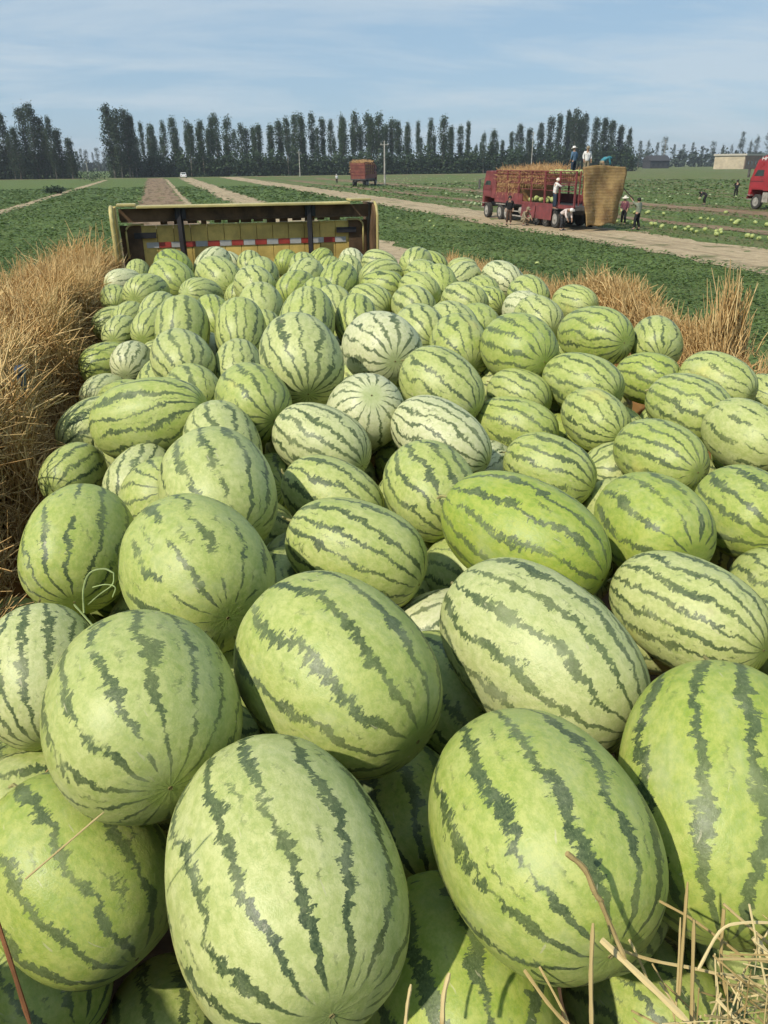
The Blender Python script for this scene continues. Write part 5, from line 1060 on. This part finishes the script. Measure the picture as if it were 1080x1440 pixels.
# ================================================================ the truck the photographer stands on
M_YEL = plain('worn_yellow_paint', (0.60, 0.43, 0.12), 0.55, 0.35, 0.22, 2.5); M_YELPALE = plain('sun_bleached_yellow', (0.50, 0.42, 0.17), 0.5, 0.4, 0.15, 3.0)
M_RUST = plain('rusty_brown_steel', (0.115, 0.072, 0.040), 0.75, 0.25, 0.35, 4.0); M_BLACKBAR = plain('black_steel_bar', (0.020, 0.019, 0.022), 0.55, 0.4, 0.3)
M_TAPER = plain('red_reflective_tape', (0.33, 0.045, 0.030), 0.5, 0.5, 0.12, 8); M_TAPEW = plain('white_reflective_tape', (0.42, 0.41, 0.38), 0.5, 0.5, 0.12, 8); M_BEDSIDE = plain('bed_side_steel', (0.10, 0.13, 0.17), 0.6, 0.4, 0.25)
def load_truck():
    e = empty('open_truck', (1.0, 4.0, 0)); o = Vector((1.0, 4.0, 0)); tag(e, 'open truck bed with yellow tailgate holding the melon heap', 'truck')
    class T(MB):
        def build(s, *a, **k): s.v = [v-o for v in s.v]; return MB.build(s, *a, **k)
    T().span((-0.95, -1.2, 1.30), (2.98, 7.9, 1.42)).build('bed_floor', M_RUST, e)
    for x in (-1.0, 2.98):
        zt = 2.62 if x < 0 else 2.30
        T().span((x, -1.2, 1.20), (x+0.06, 7.75, zt)).build('side_wall', M_BEDSIDE, e)
        T().span((x-0.03, -1.2, zt+0.003), (x+0.09, 7.75, zt+0.08)).build('top_rail', M_BEDSIDE, e)
        for k in range(8): T().span((x-0.05, -1.0+k*1.2, 1.2), (x-0.003, -0.9+k*1.2, zt)).build('side_post', M_BEDSIDE, e)
    T().span((-0.9, -1.26, 1.2), (2.95, -1.2, 2.3)).build('front_wall', M_BEDSIDE, e)
    for x in (0.3, 1.5): T().span((x, -3.0, 0.95), (x+0.22, 7.6, 1.19)).build('chassis_rail', M_CHASSIS, e)
    for s, x in ((-1, -0.62), (1, 2.62)):
        for y in (3.4, 4.8): wheel(e, x-o.x, y-o.y, 0.55, 0.34, s)
    # ---- tailgate: flanged top beam over a seamed panel, end plates with rolled edges, two dark bars, reflective tape
    YG = 7.95; XA, XB = -0.42, 2.06
    def Z(x, z): return z+0.006*(x-XA)
    g = empty('tailgate'); g.parent = e; g.location = (0, 0, 0)
    g.location = (XA-o.x, YG-o.y, 0)
    og = Vector((XA, YG, 0))
    class G(MB):
        def build(s, *a, **k):
            s.v = [v-og for v in s.v]; return MB.build(s, *a, **k)
    for (xa, xb, dz) in ((XA+0.05, XA+0.22, 0.012), (XA+0.22, XB-0.25, -0.008), (XB-0.25, XB-0.04, 0.02)):
        G().span((xa+0.001, YG-0.09, 3.150+dz), (xb, YG+0.10, 3.172+dz)).build('top_flange', M_YELPALE, g, 0.006)
    G().span((XA+0.06, YG+0.00, 3.035), (XB-0.05, YG+0.04, 3.138)).build('top_beam', M_RUST, g)
    G().span((XA+0.07, YG-0.012, 3.022), (XB-0.06, YG+0.05, 3.034)).build('beam_lip', M_RUST, g)
    # ragged lower lip: torn rubber seal scraps
    rg = random.Random(3)
    for k in range(14):
        x = XA+0.42+k*0.125; w = rg.uniform(0.05, 0.11); G().span((x, YG+0.035, 3.0-rg.uniform(0, 0.014)), (x+w, YG+0.046, 3.021)).build('seal_scrap', M_RUST, g)
    # seamed panel set back
    n = 13; xs = [XA+0.22+(XB-XA-0.44)*k/n for k in range(n+1)]
    for a, b in zip(xs, xs[1:]):
        G().prism([(YG+0.07, 1.45), (YG+0.07, 2.965), (YG+0.085, 2.985), (YG+0.12, 2.985), (YG+0.12, 1.45)], a+0.002, b-0.002).build('panel_board', M_YEL, g, 0.003)
    G().span((xs[0], YG+0.125, 1.5), (xs[-1], YG+0.15, 2.95)).build('backing_sheet', M_RUST, g)
    tl = (xs[-1]-xs[0]-0.10)/17
    for k in range(17):
        x = xs[0]+0.05+k*tl; G().span((x+0.002, YG+0.062, 2.785), (x+tl-0.002, YG+0.0675, 2.835)).build('reflective_tape', M_TAPER if k % 2 else M_TAPEW, g)
    for x0, x1 in ((XA+0.60, XA+0.625), (XA+1.83, XA+1.85)):
        G().bar((x0, YG-0.03, 3.15), (x1, YG+0.02, 1.5), 0.042, 0.05).build('upright_bar', M_BLACKBAR, g)
        G().box((x0+0.01, YG-0.018, 3.09), (0.10, 0.03, 0.10)).build('bracket', M_BLACKBAR, g)
    for s, x in ((1, XA), (-1, XB)):
        # end plate with a rounded top corner, pale rolled edge
        prof = [(YG-0.16, 1.45), (YG-0.16, 3.02)]+[(YG-0.16+0.13*(1-math.cos(a)), 3.02+0.13*math.sin(a)) for a in np.linspace(0.2, math.pi/2, 6)]+[(YG+0.30, 3.15), (YG+0.30, 1.45)]
        G().prism(prof, x, x+s*0.03).build('end_plate', M_YEL if s > 0 else M_RUST, g)
        edge = [(x, YG-0.165, 1.5), (x, YG-0.165, 2.6), (x+s*0.0, YG-0.165, 3.02)]+[(x, YG-0.165+0.13*(1-math.cos(a)), 3.02+0.135*math.sin(a)) for a in np.linspace(0.2, math.pi/2, 6)]
        G().tube(edge, 0.020 if s > 0 else 0.014, 8).build('rolled_edge', M_YELPALE, g, smooth=True)
        G().span(*((min(x+s*0.05, x+s*0.24), YG+0.05, 1.5), (max(x+s*0.05, x+s*0.24), YG+0.09, 2.99))).build('inner_post', M_RUST, g)
        arch = [(x+s*0.10, YG+0.02, 2.7), (x+s*0.10, YG+0.02, 2.90)]+[(x+s*(0.10+0.07*(1-math.cos(a))), YG+0.02, 2.93+0.07*math.sin(a)) for a in np.linspace(0.1, math.pi/2, 5)]+[(x+s*0.27, YG+0.02, 3.0)]
        G().tube(arch, 0.010, 6).build('curved_rod', M_YELPALE, g, smooth=True)
        G().box((x+s*0.27, YG+0.04, 2.90), (0.2, 0.03, 0.05)).build('hinge_block', M_BLACKBAR, g)
load_truck()

# ================================================================ straw
def prof(tab, y): return np.interp(y, [t[0] for t in tab], [t[1] for t in tab])
L_TOP = [(0.2, 2.92), (0.72, 2.88), (0.9, 2.62), (2.0, 2.5), (2.4, 2.70), (2.8, 2.83), (3.2, 2.86), (3.7, 2.84), (4.1, 2.80), (4.8, 2.82), (5.5, 2.86), (6.1, 2.80), (6.8, 2.78), (7.5, 2.80), (7.9, 2.86)]  # unseen near end: rise shaped to shade melons, dip behind it lets sun in
L_IN = [(0.2, -0.42), (1.2, -0.46), (2.0, -0.60), (2.6, -0.66), (3.4, -0.66), (4.2, -0.62), (5.2, -0.58), (6.2, -0.52), (7.2, -0.47), (7.9, -0.46)]
def straw_wall():
    rg = np.random.default_rng(31)
    # darker solid core that the stalks stand in
    V = []; ys = np.linspace(0.2, 7.75, 70); pr = 12
    for y in ys:
        top = float(prof(L_TOP, y))-0.12; xi = float(prof(L_IN, y))-0.06
        ring = [(xi-0.0, 1.45), (xi-0.01, 1.9), (xi, 2.2), (xi-0.02, 2.45), (xi-0.05, top-0.22), (xi-0.09, top-0.08), (xi-0.16, top), (xi-0.28, top+0.02), (xi-0.40, top-0.03), (xi-0.50, top-0.15), (xi-0.56, 2.72), (xi-0.52, 2.3)]
        for x, z in ring: V.append((x+rg.normal()*0.018, y+rg.normal()*0.01, z+rg.normal()*0.02))
    F = [(j*pr+i, j*pr+i+1, (j+1)*pr+i+1, (j+1)*pr+i) for j in range(len(ys)-1) for i in range(pr-1)]+[tuple(range(pr)), tuple(range((len(ys)-1)*pr, len(ys)*pr))]
    me = bpy.data.meshes.new('straw_core'); me.from_pydata(V, [], F)
    n = 15000; y = rg.uniform(0.3, 7.8, n); top = prof(L_TOP, y); xi = prof(L_IN, y)
    # face of the wall: stalks matted mostly up and down, leaning
    t = rg.random(n); z = 2.05+(top-0.12-2.05)*t; x = xi-0.07+rg.normal(size=n)*0.022-0.10*np.clip(t-0.75, 0, 1)*2
    lump = 0.05*np.sin(y*4.1+z*3)+0.045*np.sin(y*9.7-z*6.5)+0.03*np.sin(y*17+z*13); x = x+lump; kf = (y > 1.9) | (z < 2.4); x, y, z, t = x[kf], y[kf], z[kf], t[kf]; n = len(x)
    D = np.stack([rg.normal(0.10, 0.28, n), rg.normal(0, 0.55, n)+0.35*np.sin(y*2.3), rg.normal(0.55, 0.55, n)], 1)
    w = strands('straw_wall', np.stack([x, y, z], 1), D, rg.uniform(0.08, 0.26, n), rg.uniform(0.0018, 0.0046, n), rg, M_STRAW, None, 0.30)
    tag(w, 'tall brown wall of matted straw lining the long side of the bed', 'straw', kind='stuff'); link('straw_core', me, M_STRAWDK, w)
    # bristling crest
    n = 6000; y = rg.uniform(2.3, 7.9, n); top = prof(L_TOP, y); xi = prof(L_IN, y); x = xi-0.08-rg.random(n)*0.42
    D = np.stack([rg.normal(0.15, 0.5, n), rg.normal(0, 0.5, n), rg.uniform(0.5, 1.3, n)], 1)
    c = strands('straw_crest', np.stack([x, y, top-0.16+rg.normal(size=n)*0.03], 1), D, rg.uniform(0.10, 0.26, n)*(0.6+0.7*np.sin(y*3)**2), rg.uniform(0.0018, 0.0042, n), rg, M_STRAW, w, 0.35); c['kind'] = 'stuff'
    # outer side
    n = 2500; y = rg.uniform(0.3, 7.7, n); c = strands('straw_overhang', np.stack([prof(L_IN, y)-0.55, y, rg.uniform(2.3, 2.75, n)], 1), np.stack([rg.normal(-0.2, 0.3, n), rg.normal(0, 0.5, n), rg.normal(0, 0.7, n)], 1), rg.uniform(0.1, 0.3, n), rg.uniform(0.0016, 0.0034, n), rg, M_STRAW, w, 0.3); c['kind'] = 'stuff'
straw_wall()
R_TOP = [(0.3, 2.40), (2.9, 2.42), (3.2, 2.46), (3.34, 2.60), (3.46, 2.72), (3.58, 2.70), (3.75, 2.67), (4.10, 2.68), (4.3, 2.74), (4.5, 2.82), (4.8, 2.82), (5.1, 2.74), (5.35, 2.62), (5.6, 2.66), (6.0, 2.60), (6.4, 2.66), (7.0, 2.60), (7.3, 2.64), (7.7, 2.62)]
def straw_edge():
    rg = np.random.default_rng(37); V = []; ys = np.linspace(0.2, 7.7, 60); pr = 9
    for y in ys:
        top = float(prof(R_TOP, y))-0.10; xi = 2.74
        for x, z in ((xi, 1.45), (xi, 2.1), (xi+0.01, 2.35), (xi+0.04, top-0.08), (xi+0.09, top), (xi+0.17, top), (xi+0.25, top-0.10), (xi+0.33, 2.3), (xi+0.33, 2.1)): V.append((x+rg.normal()*0.014, y, z+rg.normal()*0.014))
    F = [(j*pr+i+1, j*pr+i, (j+1)*pr+i, (j+1)*pr+i+1) for j in range(len(ys)-1) for i in range(pr-1)]+[tuple(range(pr)), tuple(range((len(ys)-1)*pr, len(ys)*pr))]
    me = bpy.data.meshes.new('straw_core'); me.from_pydata(V, [], F)
    n = 7500; y = rg.uniform(0.3, 7.7, n); top = prof(R_TOP, y); t = rg.random(n); z = 2.35+(top-0.06-2.35)*t; x = 2.75+rg.normal(size=n)*0.02+0.05*t+0.03*np.sin(y*6+z*4)
    D = np.stack([rg.normal(-0.15, 0.3, n), rg.normal(0, 0.30, n), rg.normal(0.9, 0.4, n)], 1)
    w = strands('straw_edge', np.stack([x, y, z], 1), D, rg.uniform(0.07, 0.20, n), rg.uniform(0.0016, 0.0034, n), rg, M_STRAW, None, 0.3)
    tag(w, 'low ragged straw edge lining the bed on the side of the stake truck', 'straw', kind='stuff'); link('straw_core', me, M_STRAWDK, w)
    n = 5200; y = rg.uniform(0.5, 7.7, n); top = prof(R_TOP, y); D = np.stack([rg.normal(-0.05, 0.35, n), rg.normal(0, 0.35, n), rg.uniform(0.5, 1.3, n)], 1)
    c = strands('straw_crest', np.stack([2.76+rg.random(n)*0.25, y, top-0.14+rg.normal(size=n)*0.02], 1), D, rg.uniform(0.06, 0.17, n), rg.uniform(0.0018, 0.0042, n), rg, M_STRAW, w, 0.35); c['kind'] = 'stuff'
    # upright sheaf
    n = 700; y = 3.44+rg.normal(size=n)*0.034; B = np.stack([2.80+rg.normal(size=n)*0.035, y, rg.uniform(2.45, 2.76, n)], 1); D = np.stack([rg.normal(0, 0.13, n), rg.normal(0.03, 0.14, n), np.ones(n)], 1)
    s = strands('straw_sheaf', B, D, 0.07+0.24*rg.random(n)**2.2, rg.uniform(0.002, 0.004, n), rg, M_STRAW, None, 0.12)
    tag(s, 'upright sheaf of straw standing tallest on the low straw edge', 'straw', kind='stuff')
straw_edge()
# loose dry stalks lying over the near corner of the heap: pixel-traced courses given their own depth
def stalk(mb, pts, depth, r):
    P = [at(u, v, d) for (u, v), d in zip(pts, depth if isinstance(depth, (list, tuple)) else [depth]*len(pts))]
    if len(P) > 2:                                   # smooth course through the points
        Q = [P[0]-(P[1]-P[0])]+P+[P[-1]+(P[-1]-P[-2])]; S = []
        for i in range(1, len(Q)-2):
            for t in (0, 0.25, 0.5, 0.75):
                a, b, c, d = Q[i-1], Q[i], Q[i+1], Q[i+2]; S.append(0.5*((2*b)+(c-a)*t+(2*a-5*b+4*c-d)*t*t+(3*b-a-3*c+d)*t**3))
        P = S+[P[-1]]
    mb.tube(P, [r*(1+0.12*math.sin(i*2.1)) for i in range(len(P)-1)]+[r*0.55], 6)
mbs = MB(); rgs = random.Random(12)
for pts, d, r in (([(832, 1440), (831, 1370), (834, 1298)], [0.74, 0.76, 0.78], 0.0030), ([(955, 1400), (960, 1330), (967, 1240)], [0.80, 0.82, 0.84], 0.0024), ([(950, 1425), (954, 1360), (957, 1290)], [0.82, 0.83, 0.84], 0.0016),
                  ([(972, 1445), (974, 1370), (976, 1293)], [0.78, 0.79, 0.80], 0.0026), ([(927, 1267), (980, 1297), (1053, 1352)], [0.88, 0.86, 0.84], 0.0022), ([(1017, 1271), (1050, 1300), (1090, 1335)], [0.86, 0.85, 0.84], 0.0024),
                  ([(982, 1363), (1012, 1310), (1042, 1298), (1095, 1298)], [0.80, 0.80, 0.80, 0.80], 0.0022), ([(846, 1322), (910, 1382), (972, 1442)], [0.84, 0.80, 0.76], 0.0052), ([(866, 1288), (892, 1335), (910, 1375)], [0.90, 0.87, 0.84], 0.0022),
                  ([(860, 1331), (915, 1350), (990, 1365), (1085, 1390)], [0.86, 0.85, 0.84, 0.82], 0.0026), ([(759, 1360), (788, 1414), (800, 1440)], [0.88, 0.84, 0.82], 0.0020), ([(738, 1365), (770, 1410), (798, 1442)], [0.88, 0.84, 0.80], 0.0030),
                  ([(1018, 1278), (1014, 1356), (1024, 1408)], [0.84, 0.83, 0.82], 0.0026), ([(917, 1355), (940, 1398), (950, 1440)], [0.86, 0.84, 0.82], 0.0014), ([(622, 1440), (624, 1400), (632, 1368)], [0.84, 0.85, 0.86], 0.0038), ([(570, 1442), (573, 1412), (578, 1384)], [0.84, 0.85, 0.86], 0.0026),
                  ([(1060, 1318), (1085, 1350), (1100, 1372)], [0.80, 0.79, 0.78], 0.0050), ([(870, 1298), (889, 1278)], [0.90, 0.90], 0.0018), ([(1008, 1405), (1040, 1440)], [0.78, 0.76], 0.0030)):
    stalk(mbs, pts, d, r*0.72)
for k in range(190):
    u = rgs.uniform(940, 1150); v = rgs.uniform(1310, 1500)
    if (u-940)/180+(v-1310)/160 < rgs.uniform(0.75, 1.25): continue
    a = rgs.choice([rgs.gauss(0.55, 0.3), rgs.gauss(0.2, 0.25), rgs.gauss(-0.7, 0.4), rgs.gauss(1.55, 0.2)]); L = rgs.uniform(50, 190); d = rgs.uniform(0.74, 0.90)
    stalk(mbs, [(u-math.cos(a)*L/2, v-math.sin(a)*L/2), (u+rgs.uniform(-3, 3), v+rgs.uniform(-3, 3)), (u+math.cos(a)*L/2, v+math.sin(a)*L/2)], [d, d+rgs.uniform(-.02, .02), d+rgs.uniform(-.04, .04)], rgs.uniform(0.0005, 0.0013))
def toned(o, lo=0.3, hi=0.9, per=54):
    me = o.data; a = me.attributes.new('tone', 'FLOAT', 'POINT'); rr = random.Random(4); n = len(me.vertices); vals = []
    while len(vals) < n: vals += [rr.uniform(lo, hi)]*per
    a.data.foreach_set('value', vals[:n]); return o
tag(toned(mbs.build('loose_straw', M_STALK), 0.0, 1.0), 'tangle of loose dry straw stalks over the near corner of the heap', 'straw', kind='stuff')
m = MB(); stalk(m, [(797, 1200), (822, 1222), (838, 1258), (848, 1268)], [0.80, 0.805, 0.81, 0.815], 0.0030); stalk(m, [(842, 1262), (862, 1310), (880, 1350)], [0.812, 0.82, 0.82], 0.0026)
tag(toned(m.build('bent_stalk', M_STALK), 0.1, 0.5), 'bent brown straw stalk leaning on the yellow-green broken striped melon', 'straw')
m = MB(); stalk(m, [(36, 1236), (90, 1190), (146, 1142)], [0.80, 0.795, 0.80], 0.0010); tag(toned(m.build('straw_stalk', M_STALK)), 'single fine straw lying across a shaded lime melon', 'straw')
m = MB(); stalk(m, [(-6, 1290), (14, 1350), (44, 1446)], [0.92, 0.90, 0.88], 0.0026); tag(m.build('twig', plain('red_brown_twig', (0.20, 0.085, 0.035), 0.8, 0.2, 0.2, 30)), 'thin red-brown twig slanting before a dark shaded melon', 'twig')
# curly tendril
m = MB(); dT = 1.30
for pts, r in (([(118, 862), (117, 830), (126, 806), (146, 800), (160, 806)], 0.0016), ([(160, 806), (158, 822), (140, 836), (124, 850)], 0.0011), ([(130, 826), (148, 822), (162, 826), (158, 840)], 0.0010), ([(104, 850), (120, 868), (134, 884)], 0.0018)): stalk(m, pts, dT, r)
tag(m.build('vine_tendril', plain('pale_green_tendril', (0.30, 0.36, 0.14), 0.6, 0.3, 0.2, 30)), 'curly pale green vine tendril between two melons near the straw wall', 'tendril')
m = MB(); m.box((-0.66, 3.55, 2.63), (0.03, 0.05, 0.15), Matrix.Rotation(R(8), 3, 'Y')); m.box((-0.655, 3.55, 2.71), (0.04, 0.09, 0.02)); tag(m.build('metal_latch', M_BEDSIDE, None, 0.004), 'small blue-grey metal latch poking out of the tall straw wall', 'latch')

# ================================================================ summer haze
def haze():
    m = bpy.data.materials.new('haze_air'); m.use_nodes = True; n = m.node_tree.nodes; n.clear(); o = n.new('ShaderNodeOutputMaterial'); v = n.new('ShaderNodeVolumePrincipled')
    v.inputs['Color'].default_value = (0.86, 0.91, 1.0, 1); v.inputs['Density'].default_value = 0.00028; v.inputs['Anisotropy'].default_value = 0.2
    m.node_tree.links.new(v.outputs[0], o.inputs['Volume'])
    tag(MB().span((-1920, -320, -1.0), (1920, 2620, 34.0)).build('haze', m), 'thin pale summer haze over the fields', 'haze', kind='stuff')
haze()
